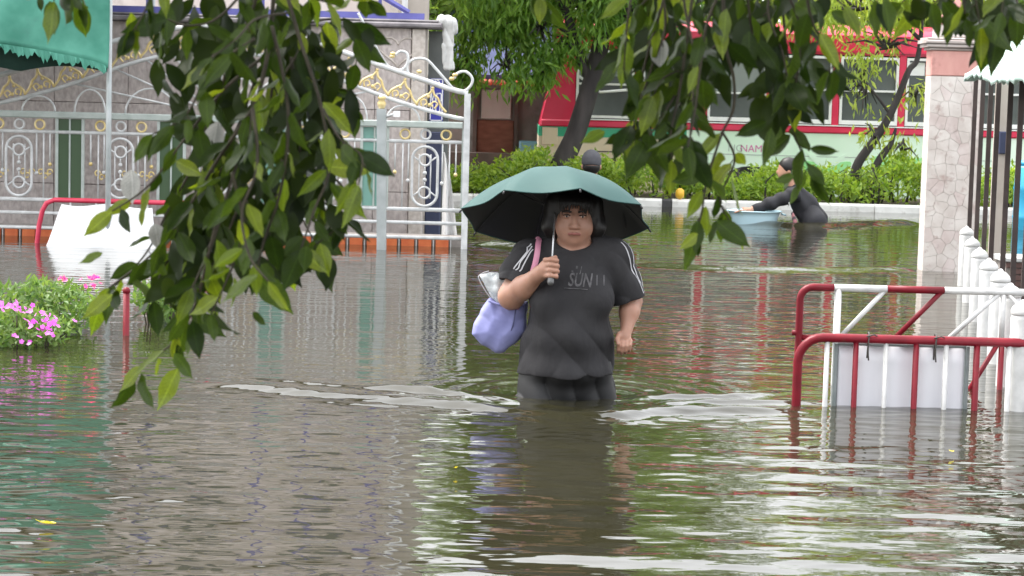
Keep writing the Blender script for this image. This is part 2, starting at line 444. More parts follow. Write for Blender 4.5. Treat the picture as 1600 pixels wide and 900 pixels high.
def plastic_mat(name, col, alpha):
    m, nt, p = new_mat(name)
    p.inputs['Base Color'].default_value = (*col, 1)
    p.inputs['Roughness'].default_value = 0.3
    tr = nt.nodes.new('ShaderNodeBsdfTranslucent')
    tr.inputs['Color'].default_value = (*col, 1)
    ts = nt.nodes.new('ShaderNodeBsdfTransparent')
    m1 = nt.nodes.new('ShaderNodeMixShader'); m1.inputs['Fac'].default_value = 0.4
    m2 = nt.nodes.new('ShaderNodeMixShader'); m2.inputs['Fac'].default_value = alpha
    nt.links.new(p.outputs['BSDF'], m1.inputs[1]); nt.links.new(tr.outputs['BSDF'], m1.inputs[2])
    nt.links.new(ts.outputs['BSDF'], m2.inputs[1]); nt.links.new(m1.outputs['Shader'], m2.inputs[2])
    nt.links.new(m2.outputs['Shader'], nt.nodes['Material Output'].inputs['Surface'])
    return m
M['poly_bag'] = plastic_mat('white_polythene', (0.8, 0.83, 0.84), 0.8)
M['green_pane'] = plastic_mat('green_panel', (0.1, 0.17, 0.09), 0.9)
M['teal_pane'] = plastic_mat('teal_panel', (0.26, 0.48, 0.42), 0.85)

def water_mat():
    m, nt, p = new_mat('flood_water')
    L = nt.links
    tc = nt.nodes.new('ShaderNodeTexCoord')
    n1 = nt.nodes.new('ShaderNodeTexNoise')
    n1.inputs['Scale'].default_value = 0.7; n1.inputs['Detail'].default_value = 5
    L.new(tc.outputs['Object'], n1.inputs['Vector'])
    cr = nt.nodes.new('ShaderNodeValToRGB')
    cr.color_ramp.elements[0].position = 0.3; cr.color_ramp.elements[1].position = 0.7
    cr.color_ramp.elements[0].color = (0.019, 0.018, 0.0095, 1)
    cr.color_ramp.elements[1].color = (0.028, 0.026, 0.014, 1)
    L.new(n1.outputs['Fac'], cr.inputs['Fac'])
    L.new(cr.outputs['Color'], p.inputs['Base Color'])
    p.inputs['Roughness'].default_value = 0.03
    p.inputs['IOR'].default_value = 1.5
    mp = nt.nodes.new('ShaderNodeMapping')
    mp.inputs['Scale'].default_value = (2.2, 7.0, 1)
    L.new(tc.outputs['Object'], mp.inputs['Vector'])
    nz = nt.nodes.new('ShaderNodeTexNoise')
    nz.inputs['Scale'].default_value = 1.0; nz.inputs['Detail'].default_value = 3
    L.new(mp.outputs['Vector'], nz.inputs['Vector'])
    bp = nt.nodes.new('ShaderNodeBump')
    bp.inputs['Strength'].default_value = 0.35
    bp.inputs['Distance'].default_value = 0.012
    L.new(nz.outputs['Fac'], bp.inputs['Height'])
    L.new(bp.outputs['Normal'], p.inputs['Normal'])
    return m
M['water'] = water_mat()
BED = -0.72

# ================================================================== SETTING
structure('ground', MB().add([(-150, -30, BED), (150, -30, BED), (150, 250, BED), (-150, 250, BED)], [(0, 1, 2, 3)]), M['ground'])

# depths of the main planes (metres from the camera)
Y_GATE = 20.4 * K
Y_WALL = 21.6 * K
Y_KERB = 29.0 * K
Y_BUS = 32.6 * K
Y_WOMAN = wat(885, 618).y
Y_BF = wat(1246, 634).y          # near barrier
Y_BR = 11.35 * K                 # barrier behind it

def build_water():
    yh = HORIZON
    fine = [F_PX * CAM_H / (p - yh) for p in np.linspace(1010, 285, 1350)]
    near = [-12.0, -6.0, -2.0, 1.0, 3.0, 4.0]
    far = [fine[-1] * (1.09 ** i) for i in range(1, 22)]
    Ys = np.array(near + fine + far)
    NU = 300
    u = np.linspace(-1.12, 1.12, NU)
    outer = np.array([0.6, 1.6, 3.5, 8, 20, 60])
    hw = np.maximum(Ys * 800 / F_PX + 0.1, 1.0)
    Xin = hw[:, None] * u[None, :]
    Xl = (Xin[:, :1] - outer[None, ::-1]); Xr = (Xin[:, -1:] + outer[None, :])
    X = np.concatenate([Xl, Xin, Xr], 1)
    Y = np.repeat(Ys[:, None], X.shape[1], 1)
    dY = np.gradient(Ys); dX = np.gradient(X, axis=1)
    rng = np.random.default_rng(5)
    Z = np.zeros_like(X)
    def comp(lam, th, sl, mod):
        kx = math.sin(th) * 2 * PI / lam; ky = math.cos(th) * 2 * PI / lam
        ly = lam / max(abs(math.cos(th)), 1e-3); lx = lam / max(abs(math.sin(th)), 1e-3)
        wt = np.clip((ly / np.abs(dY)[:, None] - 2.2) / 2.0, 0, 1) * np.clip((lx / np.abs(dX) - 2.2) / 2.0, 0, 1)
        ph = rng.uniform(0, 2 * PI)
        return sl * lam / (2 * PI) * np.sin(kx * X + ky * Y + ph) * wt * mod
    def patch(sx, sy, k):
        a = np.zeros_like(X)
        for i in range(5):
            a += np.sin(X * rng.normal() * sx + Y * rng.normal() * sy + rng.uniform(0, 6.28))
        return np.clip(0.5 + k * a / 5 ** 0.5, 0, 1.4)
    nearf = np.clip((9.5 - Y) / 4.5, 0, 1)          # stronger ripples close to the camera
    m_short = (0.5 + 0.45 * nearf) * (0.45 + 0.8 * patch(0.9, 1.3, 0.45))
    m_long = (0.26 + 0.6 * nearf) * (0.4 + 0.9 * patch(0.5, 0.9, 0.45))
    for i in range(44):
        Z += comp(rng.uniform(0.04, 0.15), rng.normal(0, 0.42), 0.0082, m_short)
    for i in range(36):
        Z += comp(math.exp(rng.uniform(math.log(0.16), math.log(0.5))), rng.normal(0, 0.25), 0.0088, m_long)
    # wake crests: (control points in picture, height, width)
    def crest(ctrl, A, sig, wob=0.02, soft=0.35, side=0.0):
        pts = [wat(*c) for c in ctrl]
        xs = np.array([p.x for p in pts]); ys = np.array([p.y for p in pts])
        o_ = np.argsort(xs); xs = xs[o_]; ys = ys[o_]
        yc = np.interp(X, xs, ys) + wob * np.sin(X * 5.1 + ys[0]) + wob * 0.6 * np.sin(X * 11.3 + 1.0)
        win = np.clip((X - xs[0]) / soft, 0, 1) * np.clip((xs[-1] - X) / soft, 0, 1)
        win = win * win * (3 - 2 * win)
        t = (Y - yc) / sig
        res = np.clip(sig / np.abs(dY)[:, None] / 1.2, 0, 1)
        return A * np.exp(-t * t) * win * res
    main = [(262, 598), (420, 610), (600, 626), (740, 638), (830, 650), (885, 654), (950, 650), (1040, 642), (1150, 644), (1300, 645)]
    for k, (dy, A, sg) in enumerate(((0, 0.026, 0.07), (11, 0.008, 0.03), (-14, 0.011, 0.04))):
        Z += crest([(p[0] + 20 * k, p[1] + dy) for p in main], A, sg, 0.012 + 0.004 * k) * ((0.92 if k == 0 else 0.75) + (0.16 if k == 0 else 0.5) * np.sin(X * 7.1 + k * 2) * np.sin(X * 3.3 + k))
    Z += crest([(520, 604), (650, 612), (770, 618), (800, 622)], 0.016, 0.05, 0.02)
    Z += crest([(950, 626), (1020, 620), (1120, 622), (1250, 614)], 0.017, 0.05, 0.02)
    Z += crest([(940, 610), (1000, 608), (1060, 611)], 0.015, 0.05, 0.02)
    Z += crest([(960, 413), (1100, 420), (1300, 424), (1445, 420)], 0.03, 0.16, 0.03)
    Z += crest([(720, 381), (780, 384), (860, 390), (1000, 388)], 0.05, 0.2, 0.03)
    Z += crest([(720, 410), (780, 409), (860, 412)], 0.02, 0.14, 0.03)
    Z += crest([(1140, 349), (1250, 356), (1340, 353), (1450, 349)], 0.05, 0.26, 0.03)
    wk = np.exp(-((Y - wat(885, 640).y) / 0.45) ** 2) * np.clip((X - wat(250, 605).x) / 0.5, 0, 1) * np.clip((wat(1320, 645).x - X) / 0.4, 0, 1)
    for i in range(26):
        Z += comp(rng.uniform(0.032, 0.1), rng.normal(0, 0.3), 0.0135, wk)
    # rings round the wading woman
    c = wat(885, 618)
    rr = np.hypot(X - c.x, Y - c.y)
    Z += 0.0025 * np.sin(rr * 46) * np.exp(-((rr - 0.45) / 0.3) ** 2)
    nr, nc = X.shape
    V = np.stack([X, Y, Z], -1).reshape(-1, 3)
    idx = np.arange(nr * nc).reshape(nr, nc)
    Fq = np.stack([idx[:-1, :-1], idx[:-1, 1:], idx[1:, 1:], idx[1:, :-1]], -1).reshape(-1, 4)
    o = mesh_obj('water', V, Fq, M['water'], None, True)
    o['kind'] = 'structure'
build_water()

# ------------------------------------------------------------------ leaf clouds
def leaf_cloud(C, D, Lg, Wd, fold=0.25, rng=RNG):
    """C base points, D unit directions, Lg lengths, Wd widths -> verts, faces (two triangles a leaf)."""
    n = len(C)
    R = rng.normal(size=(n, 3))
    side = np.cross(D, R)
    side /= np.linalg.norm(side, axis=1)[:, None] + 1e-9
    nor = np.cross(side, D)
    tip = C + D * Lg[:, None]
    mid = C + D * (Lg * 0.45)[:, None]
    l = mid + side * (Wd * 0.5)[:, None] + nor * (Wd * fold)[:, None]
    r = mid - side * (Wd * 0.5)[:, None] + nor * (Wd * fold)[:, None]
    V = np.stack([C, l, tip, r], 1).reshape(-1, 3)
    b = np.arange(n) * 4
    Fc = np.concatenate([np.stack([b, b + 1, b + 2], 1), np.stack([b, b + 2, b + 3], 1)], 0)
    return V, Fc
def droop_dirs(n, down=1.0, spread=0.7, rng=RNG):
    D = rng.normal(size=(n, 3)) * spread
    D[:, 2] -= down
    return D / np.linalg.norm(D, axis=1)[:, None]
def in_ellipsoid(n, c, r, rng=RNG, shell=0.45):
    d = rng.normal(size=(n, 3))
    d /= np.linalg.norm(d, axis=1)[:, None]
    q = rng.uniform(shell, 1.0, n) ** 0.6
    return np.array(c)[None, :] + d * q[:, None] * np.array(r)[None, :]
def sprigs(centres, per, rad, Lm, Wm, down=1.0, spread=0.55, rng=RNG):
    """bunches of drooping leaves round each centre"""
    n = len(centres) * per
    C = np.repeat(np.asarray(centres), per, 0) + rng.normal(size=(n, 3)) * rad
    D = droop_dirs(n, down, spread, rng)
    Lg = Lm * rng.uniform(0.65, 1.3, n); Wd = Wm * rng.uniform(0.7, 1.25, n)
    return leaf_cloud(C, D, Lg, Wd, 0.2, rng)

def merge(*vf):
    V = []; Fc = []; o = 0
    for v, f in vf:
        V.append(v); Fc.append(f + o); o += len(v)
    return np.concatenate(V), np.concatenate(Fc)

# ------------------------------------------------------------------ median with kerb
med = MB().box2(-12, 16, Y_KERB + 0.16, Y_KERB + 2.0, BED, 0.07)
structure('median_strip', med, M['soil'])
kx0, kx1 = pt(640, 330, Y_KERB).x, pt(1720, 330, Y_KERB).x
kerb = thing('kerb', 'long white painted kerb edging the hedge behind the flood water', 'kerb', ((kx0 + kx1) / 2, Y_KERB, BED))
x = kx0
gaps = [pt(1042, 330, Y_KERB).x + i * 4.6 for i in range(-3, 3)]
def kblock(x0, x1, mat):
    b = MB()
    y0, y1, z1 = Y_KERB, Y_KERB + 0.15, 0.085
    b.add([(x0, y0, BED), (x1, y0, BED), (x1, y0, z1 - 0.02), (x0, y0, z1 - 0.02), (x0, y0 + 0.02, z1), (x1, y0 + 0.02, z1),
           (x0, y1, z1), (x1, y1, z1), (x0, y1, BED), (x1, y1, BED)],
          [(0, 1, 2, 3), (3, 2, 5, 4), (4, 5, 7, 6), (6, 7, 9, 8), (0, 3, 4, 6, 8), (1, 9, 7, 5, 2)])
    part('kerb_block', b, mat, kerb)
for g in gaps:
    if g > kx0 + 0.2 and g < kx1 - 0.2:
        n = 4
        for i in range(n):
            a = x + (g - 0.055 - x) * i / n; bb = x + (g - 0.055 - x) * (i + 1) / n
            kblock(a + 0.003, bb - 0.003, M['kerb_white'])
        kblock(g - 0.05, g + 0.05, M['kerb_black'])
        x = g + 0.055
kblock(x, kx1, M['kerb_white'])

# hedge
def build_hedge():
    rng = np.random.default_rng(3)
    h = thing('hedge', 'low bright green leafy hedge along the white kerb in front of the bus', 'hedge', (pt(1100, 300, Y_KERB).x, Y_KERB + 1.0, 0.07))
    x0, x1 = pt(600, 300, Y_KERB).x, pt(1760, 300, Y_KERB).x
    N = 1500
    cx = rng.uniform(x0, x1, N)
    cy = Y_KERB + 0.22 + rng.uniform(0, 1.5, N)
    top = 0.29 + 0.09 * np.sin(cx * 1.7) + 0.07 * np.sin(cx * 4.3 + 1) + 0.05 * np.sin(cx * 9.1)
    cz = 0.1 + rng.uniform(0.0, 1.0, N) ** 0.7 * top
    V = []; 
    C = np.stack([cx, cy, cz], 1)
    D = rng.normal(size=(N * 16, 3)) * 0.8; D[:, 2] += 0.35
    D /= np.linalg.norm(D, axis=1)[:, None]
    Cc = np.repeat(C, 16, 0) + rng.normal(size=(N * 16, 3)) * 0.05
    v, f = leaf_cloud(Cc, D, rng.uniform(0.05, 0.1, N * 16), rng.uniform(0.022, 0.04, N * 16), 0.2, rng)
    o = mesh_obj('foliage', v, f, M['hedge'], h, False); o['kind'] = 'stuff'
    st = MB()
    for i in range(160):
        xx = rng.uniform(x0, x1); yy = Y_KERB + rng.uniform(0.3, 1.6); l = rng.uniform(0.25, 0.45)
        st.tube([(xx, yy, 0.04), (xx + rng.normal() * 0.05, yy, 0.04 + l * 0.6), (xx + rng.normal() * 0.1, yy + rng.normal() * 0.05, 0.04 + l)], [0.012, 0.009, 0.005], 5)
    o = part('stems', st, M['bark'], h, True); o['kind'] = 'stuff'
build_hedge()

# ------------------------------------------------------------------ trees behind
def px_path(pts, Y):
    return [pt(p[0], p[1], Y + (p[2] if len(p) > 2 else 0)) for p in pts]
def make_tree(name, label, base, limbs, blobs, mat, per, Lm, Wm, sub, bark=M['bark'], seed=1, down=1.0, spread=0.55, rad=0.09):
    """limbs: (path, radii); blobs: (centre, radii, sprigs)"""
    rng = np.random.default_rng(seed)
    t = thing(name, label, 'tree', base)
    tr = MB()
    tr.tube(spline(limbs[0][0], 5), list(np.interp(np.linspace(0, 1, (len(limbs[0][0]) - 1) * 5 + 1), np.linspace(0, 1, len(limbs[0][1])), limbs[0][1])), 10)
    part('trunk', tr, bark, t, True)
    for path, rr in limbs[1:]:
        mb = MB()
        mb.tube(spline(path, 4), list(np.interp(np.linspace(0, 1, (len(path) - 1) * 4 + 1), np.linspace(0, 1, len(rr)), rr)), 8)
        part('limb', mb, bark, t, True)
    cs = []
    tw = MB()
    for c, r, n in blobs:
        q = in_ellipsoid(n, c, r, rng, 0.25)
        cs.append(q)
        for i in range(0, n, max(1, n // 10)):
            a = Vector(c); b = Vector(q[i])
            tw.tube([a, a.lerp(b, 0.5) + Vector((0, 0, 0.06)), b], [0.02, 0.012, 0.005], 4)
    cs = np.concatenate(cs)
    keep = np.array([mnoise.noise(Vector((p[0] * 1.5 + seed, p[1] * 1.5, p[2] * 1.9))) for p in cs]) > -0.13   # gaps between the clumps
    cs = cs[keep]
    v, f = sprigs(cs, per, rad, Lm, Wm, down, spread, rng)
    o = mesh_obj('crown', v, f, mat, t, False); o['kind'] = 'stuff'
    o = part('twigs', tw, bark, t, True); o['kind'] = 'stuff'
    return t
YT = 30.2 * K
def bl(px, py, rx, rz, ry, n, Y=YT, dy=0.0):
    s = S(Y + dy)
    return (tuple(pt(px, py, Y + dy)), (rx / s, ry, rz / s), n)
make_tree('street_tree', 'dark leaning forked tree with drooping leaves growing out of the hedge before the bus', tuple(pt(872, 300, YT)),
    [(px_path([(858, 330), (876, 262), (897, 215), (915, 160), (928, 115), (940, 60), (948, -10), (952, -120)], YT), [0.15, 0.135, 0.12, 0.115, 0.11, 0.1, 0.08, 0.06]),
     (px_path([(924, 128), (910, 95), (900, 60), (880, 10), (850, -60)], YT), [0.07, 0.06, 0.05, 0.045, 0.03]),
     (px_path([(940, 60), (985, 10), (1060, -60), (1130, -110)], YT), [0.07, 0.06, 0.05, 0.03]),
     (px_path([(900, 60), (850, 20), (800, 0), (770, -30)], YT), [0.05, 0.04, 0.03, 0.02])],
    [bl(790, -20, 90, 90, 0.9, 120), bl(760, 60, 55, 60, 0.6, 70), bl(845, 50, 50, 60, 0.7, 60), bl(790, 105, 30, 35, 0.5, 24), bl(725, 110, 22, 30, 0.4, 14), bl(850, 120, 18, 26, 0.3, 8), bl(900, 10, 80, 55, 0.9, 80), bl(990, -20, 80, 75, 0.9, 90),
     bl(880, -140, 170, 110, 1.6, 200), bl(1060, -90, 110, 90, 1.2, 130), bl(960, -280, 190, 110, 1.7, 200), bl(790, -200, 90, 90, 1.2, 90), bl(975, 50, 45, 22, .5, 20), bl(880, 75, 30, 25, .4, 14), bl(930, -400, 190, 110, 1.8, 180)],
    M['tree_leaf'], 26, 0.14, 0.035, None, seed=4)
YT2 = 30.0 * K
def b2(px, py, rx, rz, ry, n): return bl(px, py, rx, rz, ry, n, YT2)
make_tree('young_tree', 'slender young tree with sparse yellow green leaves before the bus windows', tuple(pt(1345, 305, YT2)),
    [(px_path([(1330, 320), (1338, 262), (1362, 225), (1385, 190), (1404, 150), (1420, 110), (1434, 90), (1440, 20), (1430, -80)], YT2), [0.06, 0.055, 0.05, 0.045, 0.04, 0.035, 0.03, 0.025, 0.015]),
     (px_path([(1352, 320), (1368, 262), (1382, 238), (1392, 225), (1400, 200)], YT2), [0.05, 0.045, 0.04, 0.03, 0.015]),
     (px_path([(1392, 180), (1370, 150), (1345, 120)], YT2), [0.02, 0.015, 0.008]),
     (px_path([(1436, 60), (1380, 10), (1300, -20), (1230, -40)], YT2), [0.025, 0.02, 0.015, 0.01])],
    [b2(1350, 135, 45, 55, 0.4, 26), b2(1385, 75, 70, 30, 0.5, 26), b2(1430, 150, 22, 25, 0.3, 6), b2(1340, 15, 100, 38, 0.8, 75), b2(1250, 10, 70, 45, 0.7, 45), b2(1430, -10, 60, 50, 0.7, 40),
     b2(1330, -90, 160, 70, 1.2, 110), b2(1365, 215, 35, 25, 0.35, 12), b2(1410, 235, 30, 20, 0.3, 10), b2(1500, -40, 70, 60, 0.8, 40)],
    M['tree_young'], 15, 0.115, 0.032, None, seed=9, rad=0.075)
Y_FAR = 39 * K
for i, (px, lab, wd, hgt, seed) in enumerate([
        (760, 'dense dark tree rising behind the shed left of the bus', 150, 330, 21),
        (1120, 'broad dense tree behind the middle of the red bus', 190, 420, 22),
        (1450, 'tall dense tree behind the right end of the bus', 190, 420, 23)]):
    Yf = Y_FAR + i * 0.6
    base = pt(px, 250, Yf); base.z = BED
    top = pt(px, 20, Yf)
    make_tree('background_tree', lab, tuple(base), [([base, base.lerp(top, 0.5) + Vector((0.1, 0, 0)), top, top + Vector((0.1, 0, 2.2)), top + Vector((0.0, 0, 2.8))], [0.22, 0.18, 0.13, 0.08, 0.03]),
        ([base.lerp(top, 0.8), top + Vector((0.7, 0, 0.4)), top + Vector((1.4, 0, 1.0))], [0.09, 0.06, 0.03])],
        [bl(px, -60, wd, 130, 1.4, 220, Yf), bl(px - wd * 0.5, 30, wd * 0.6, 70, 1.1, 110, Yf), bl(px + wd * 0.5, 20, wd * 0.6, 70, 1.1, 110, Yf), bl(px + 20, -hgt * 0.6, wd * 0.95, 130, 1.3, 170, Yf), bl(px - 60, -hgt * 0.4, wd * 0.6, 80, 1.1, 80, Yf), bl(px - 10, -hgt * 1.0, wd * 0.8, 110, 1.3, 130, Yf)],
        M['far_leaf'], 16, 0.2, 0.07, None, seed=seed, rad=0.18, down=0.5, spread=0.7)

# ------------------------------------------------------------------ shed left of the bus
def build_shed():
    Y = 35.5 * K
    X = lambda px: pt(px, 200, Y).x
    Z = lambda py: pt(780, py, Y).z
    t = thing('shed', 'dim shed with brown board, white board and blue roof behind the gate end', 'shed', (X(790), Y, BED))
    part('wall', MB().box2(X(560), X(900), Y, Y + 2.5, BED, Z(120)), M['shed_wall'], t)
    part('brown_board', MB().bevbox(X(745), X(803), Y - 0.05, Y - 0.003, Z(240), Z(188), 0.01), M['brown_board'], t)
    part('white_board', MB().bevbox(X(751), X(798), Y - 0.05, Y - 0.003, Z(186), Z(140), 0.01), M['shed_white'], t)
    for px in (742, 806):
        part('post', MB().box2(X(px - 3), X(px + 3), Y - 0.09, Y - 0.004, BED, Z(118)), M['low_wall'], t)
    part('low_wall', MB().box2(X(690), X(860), Y - 0.5, Y - 0.2, BED, Z(238)), M['low_wall'], t)
    a = pt(700, 118, Y).z
    part('roof', MB().add([(X(690), Y - 0.7, a - 0.05), (X(880), Y - 0.7, a - 0.05), (X(880), Y + 2.7, a + 0.9), (X(690), Y + 2.7, a + 0.9),
                           (X(690), Y - 0.7, a + 0.02), (X(880), Y - 0.7, a + 0.02), (X(880), Y + 2.7, a + 0.97), (X(690), Y + 2.7, a + 0.97)],
                          [(0, 3, 2, 1), (4, 5, 6, 7), (0, 1, 5, 4), (1, 2, 6, 5), (2, 3, 7, 6), (3, 0, 4, 7)]), M['roof_blue'], t)
    n = 24
    for i in range(n):
        x0 = X(690) + (X(880) - X(690)) * i / n; x1 = X(690) + (X(880) - X(690)) * (i + 1) / n
        m = MB().tube([((x0 + x1) / 2, Y - 0.78, a - 0.09), ((x0 + x1) / 2, Y - 0.5, a + 0.0)], (x1 - x0) * 0.46, 8)
        part('eave_tile', m, M['roof_orange'], t, True)
    c = pt(832, 235, Y - 0.55)
    solo('blue_crate', MB().bevbox(c.x - 0.18, c.x + 0.16, Y - 0.48, Y - 0.22, Z(237), Z(218), 0.02), M['blue_plastic'], 'blue plastic crate on the low wall of the shed', 'crate', (c.x, Y - 0.35, Z(238)))
build_shed()

# ------------------------------------------------------------------ bus
def text_mesh(body, size, shear=0.0, extrude=0.0, bold=0.0):
    cu = bpy.data.curves.new('lettering', 'FONT')
    cu.body = body; cu.size = size; cu.align_x = 'CENTER'; cu.align_y = 'CENTER'
    cu.shear = shear; cu.offset = bold * size; cu.extrude = extrude; cu.resolution_u = 3
    o = bpy.data.objects.new('lettering', cu)
    COL.objects.link(o)
    bpy.context.view_layer.update()
    dg = bpy.context.evaluated_depsgraph_get()
    me = bpy.data.meshes.new_from_object(o.evaluated_get(dg))
    vs = [tuple(v.co) for v in me.vertices]; fs = [tuple(p.vertices) for p in me.polygons]
    bpy.data.objects.remove(o); bpy.data.curves.remove(cu); bpy.data.meshes.remove(me)
    return vs, fs
def build_bus():
    Y = Y_BUS
    X = lambda px: pt(px, 150, Y).x
    Z = lambda px, py: pt(px, py, Y).z
    zt, zb = Z(1310, 88), Z(1190, 191)           # window opening
    zbelt = Z(1300, 209); zroof = Z(1380, 57)
    zlow = -0.3
    W = 2.2
    xl = X(852); xr = X(1900)
    t = thing('bus', 'red bus with white window frames, mint lower body and cream rear behind the hedge', 'bus', (X(1300), Y + W / 2, BED))
    zst = Z(870, 213)
    # lower body
    xm = X(1075)
    part('lower_body', MB().box2(xm, xr, Y, Y + W, zlow, zbelt), M['bus_mint'], t, label='mint green lower side of the bus')
    part('rear_lower_body', MB().prism([(xl - 0.07, zlow), (xm - 0.002, zlow), (xm - 0.002, zst), (xl - 0.07, zst)], Y, Y + W), M['bus_cream'], t, label='cream lower side at the left end of the bus')
    part('stripe', MB().box2(xl - 0.07, xm - 0.002, Y - 0.004, Y + W, zst + 0.002, zbelt), M['bus_green'], t, label='green stripe at the left end of the bus')
    part('belt', MB().bevbox(xl - 0.05, xr, Y - 0.03, Y + 0.05, zbelt + 0.003, zb - 0.03, 0.015), M['bus_red'], t)
    zr = zroof
    # upper band, roof
    part('upper_band', MB().box2(xl + 0.12, xr, Y, Y + W, zt + 0.02, zr), M['bus_red'], t)
    n = 8
    prof = [(Y + 0.0 + W / 2 - W / 2 * math.cos(PI * i / n), zr + 0.002 + 0.16 * math.sin(PI * i / n)) for i in range(n + 1)]
    rv = [(xl + 0.16, y, z) for y, z in prof] + [(xr, y, z) for y, z in prof]
    part('roof', MB().add(rv, [(i, i + 1, n + 2 + i, n + 1 + i) for i in range(n)] + [tuple(range(n, -1, -1)), tuple(range(n + 1, 2 * n + 2))]), M['bus_red'], t, True)
    part('drip_rail', MB().box2(xl + 0.12, xr, Y - 0.03, Y - 0.002, zt + 0.05, zt + 0.075), M['bus_red'], t)
    # end panel, slanted
    part('end_panel', MB().prism([(xl - 0.06, zbelt + 0.003), (X(899), zbelt + 0.003), (X(899), zr), (xl + 0.13, zr), (xl + 0.06, Z(850, 130))], Y - 0.006, Y + W), M['bus_red'], t, label='slanted red end of the bus')
    part('core', MB().box2(X(900), xr, Y + 0.12, Y + W - 0.05, zbelt, zt + 0.04), M['tyre'], t)
    wins = [(900, 991), (1003, 1094), (1106, 1197), (1209, 1300), (1312, 1403), (1415, 1506), (1518, 1609), (1621, 1712)]
    for i, (a, b) in enumerate(wins):
        x0, x1 = X(a), X(b)
        xn = X(wins[i + 1][0]) if i + 1 < len(wins) else xr
        part('pillar', MB().bevbox(x1 + 0.002, xn - 0.002, Y - 0.012, Y + 0.1, zb - 0.03, zt + 0.03, 0.01), M['bus_red'], t)
        fr = MB(); e = 0.032
        ch = 0.1 if i == 0 else 0.0
        if i == 0:
            pth = [(x0, zt), (x1, zt), (x1, zb), (x0 + 0.14, zb), (x0, zb + 0.14)]
            pi_ = [(x0 + e, zt - e), (x1 - e, zt - e), (x1 - e, zb + e), (x0 + 0.14 + e * 0.4, zb + e), (x0 + e, zb + 0.14 + e * 0.4)]
            part('corner_plate', MB().prism([(x0 - 0.01, zb - 0.03), (x0 + 0.14, zb - 0.03), (x0 + 0.14, zb - 0.001), (x0 - 0.001, zb + 0.139), (x0 - 0.01, zb + 0.14)], Y - 0.01, Y + 0.1), M['bus_red'], t)
        else:
            pth = [(x0, zt), (x1, zt), (x1, zb), (x0, zb)]
            pi_ = [(x0 + e, zt - e), (x1 - e, zt - e), (x1 - e, zb + e), (x0 + e, zb + e)]
        k = len(pth)
        vs = [(p[0], Y - 0.018, p[1]) for p in pth] + [(p[0], Y - 0.018, p[1]) for p in pi_] + [(p[0], Y + 0.06, p[1]) for p in pth] + [(p[0], Y + 0.06, p[1]) for p in pi_]
        fs = []
        for q in range(k):
            r = (q + 1) % k
            fs += [(q, r, k + r, k + q), (k + q, k + r, 3 * k + r, 3 * k + q), (r, q, 2 * k + q, 2 * k + r)]
        wn = part('window', fr.add(vs, fs), M['white'], t)
        zm = zb + (zt - zb) * (0.5 if i != 2 else 0.42)
        part('mullion', MB().box2(x0 + e + 0.002, x1 - e - 0.002, Y - 0.012, Y + 0.05, zm - 0.012, zm + 0.014), M['white'], wn)
        if i == 0:
            part('pane', MB().box2(x0 + e - 0.01, x1 - e + 0.01, Y + 0.052, Y + 0.07, zm + 0.1, zt - e + 0.01), M['glass_light'], wn)
            part('pane', MB().box2(x0 + 0.02, x1 - e + 0.01, Y + 0.072, Y + 0.08, zb + 0.02, zm + 0.2), M['glass'], wn)
            b_ = MB().tube([(x0 + 0.03, Y + 0.03, zm + 0.09), (x0 + 0.3, Y + 0.0, zm - 0.1), (x1 - 0.05, Y + 0.0, zm - 0.06)], 0.02, 6)
            part('open_sash', b_, M['white'], wn, True)
        else:
            part('pane', MB().box2(x0 + e - 0.01, x1 - e + 0.01, Y + 0.035, Y + 0.05, zm + 0.016, zt - e + 0.01), M['glass_light' if i in (2,) else 'glass'], wn)
            part('pane', MB().box2(x0 + e - 0.01, x1 - e + 0.01, Y + 0.035, Y + 0.05, zb + e - 0.01, zm - 0.014), M['glass'], wn)
            part('sill', MB().box2(x0 + e, x1 - e, Y - 0.01, Y + 0.03, zb + e, zb + e + 0.02), M['white'], wn)
        if i == 5:
            c = pt(1433, 108, Y).x, pt(1433, 108, Y).z
            part('notice', MB().box2(c[0] - 0.1, c[0] + 0.1, Y + 0.028, Y + 0.033, c[1] - 0.08, c[1] + 0.08), M['white'], wn)
    # trim under the windows
    part('white_trim', MB().box2(X(915), xr, Y - 0.035, Y - 0.003, zb - 0.027, zb - 0.012), M['white'], t)
    # wheel
    c = pt(1172, 300, Y)
    wa = MB(); nseg = 14
    arc = [(c.x + 0.44 * math.cos(PI * i / nseg), 0.02 + 0.36 * math.sin(PI * i / nseg)) for i in range(nseg + 1)]
    part('wheel_arch', MB().prism(arc, Y - 0.006, Y + 0.1), M['tyre'], t)
    ty = part('wheel', MB().tube([(c.x, Y - 0.03, -0.12), (c.x, Y + 0.2, -0.12)], 0.4, 20), M['tyre'], t, True)
    part('rim', MB().tube([(c.x, Y - 0.06, -0.12), (c.x, Y - 0.031, -0.12)], 0.2, 16), M['grey_steel'], ty, True)
    # vents and hatch lines at the cream end
    for (a, b, py) in [(945, 962, 252), (945, 962, 259), (945, 962, 266), (945, 962, 273), (966, 985, 252), (966, 985, 259), (966, 985, 266), (966, 985, 273)]:
        part('vent_slat', MB().bevbox(X(a), X(b), Y - 0.02, Y - 0.001, Z(950, py) - 0.02, Z(950, py) + 0.012, 0.006), M['bus_cream'], t)
    part('vent_recess', MB().box2(X(943), X(987), Y - 0.003, Y + 0.01, Z(950, 278), Z(950, 247)), M['low_wall'], t)
    part('hatch', MB().bevbox(X(849), X(873), Y - 0.02, Y - 0.005, Z(860, 226), Z(860, 199), 0.006), M['bus_cream'], t)
    part('panel_seam', MB().box2(X(935), X(985), Y - 0.006, Y - 0.001, Z(950, 238), Z(950, 236)), M['low_wall'], t)
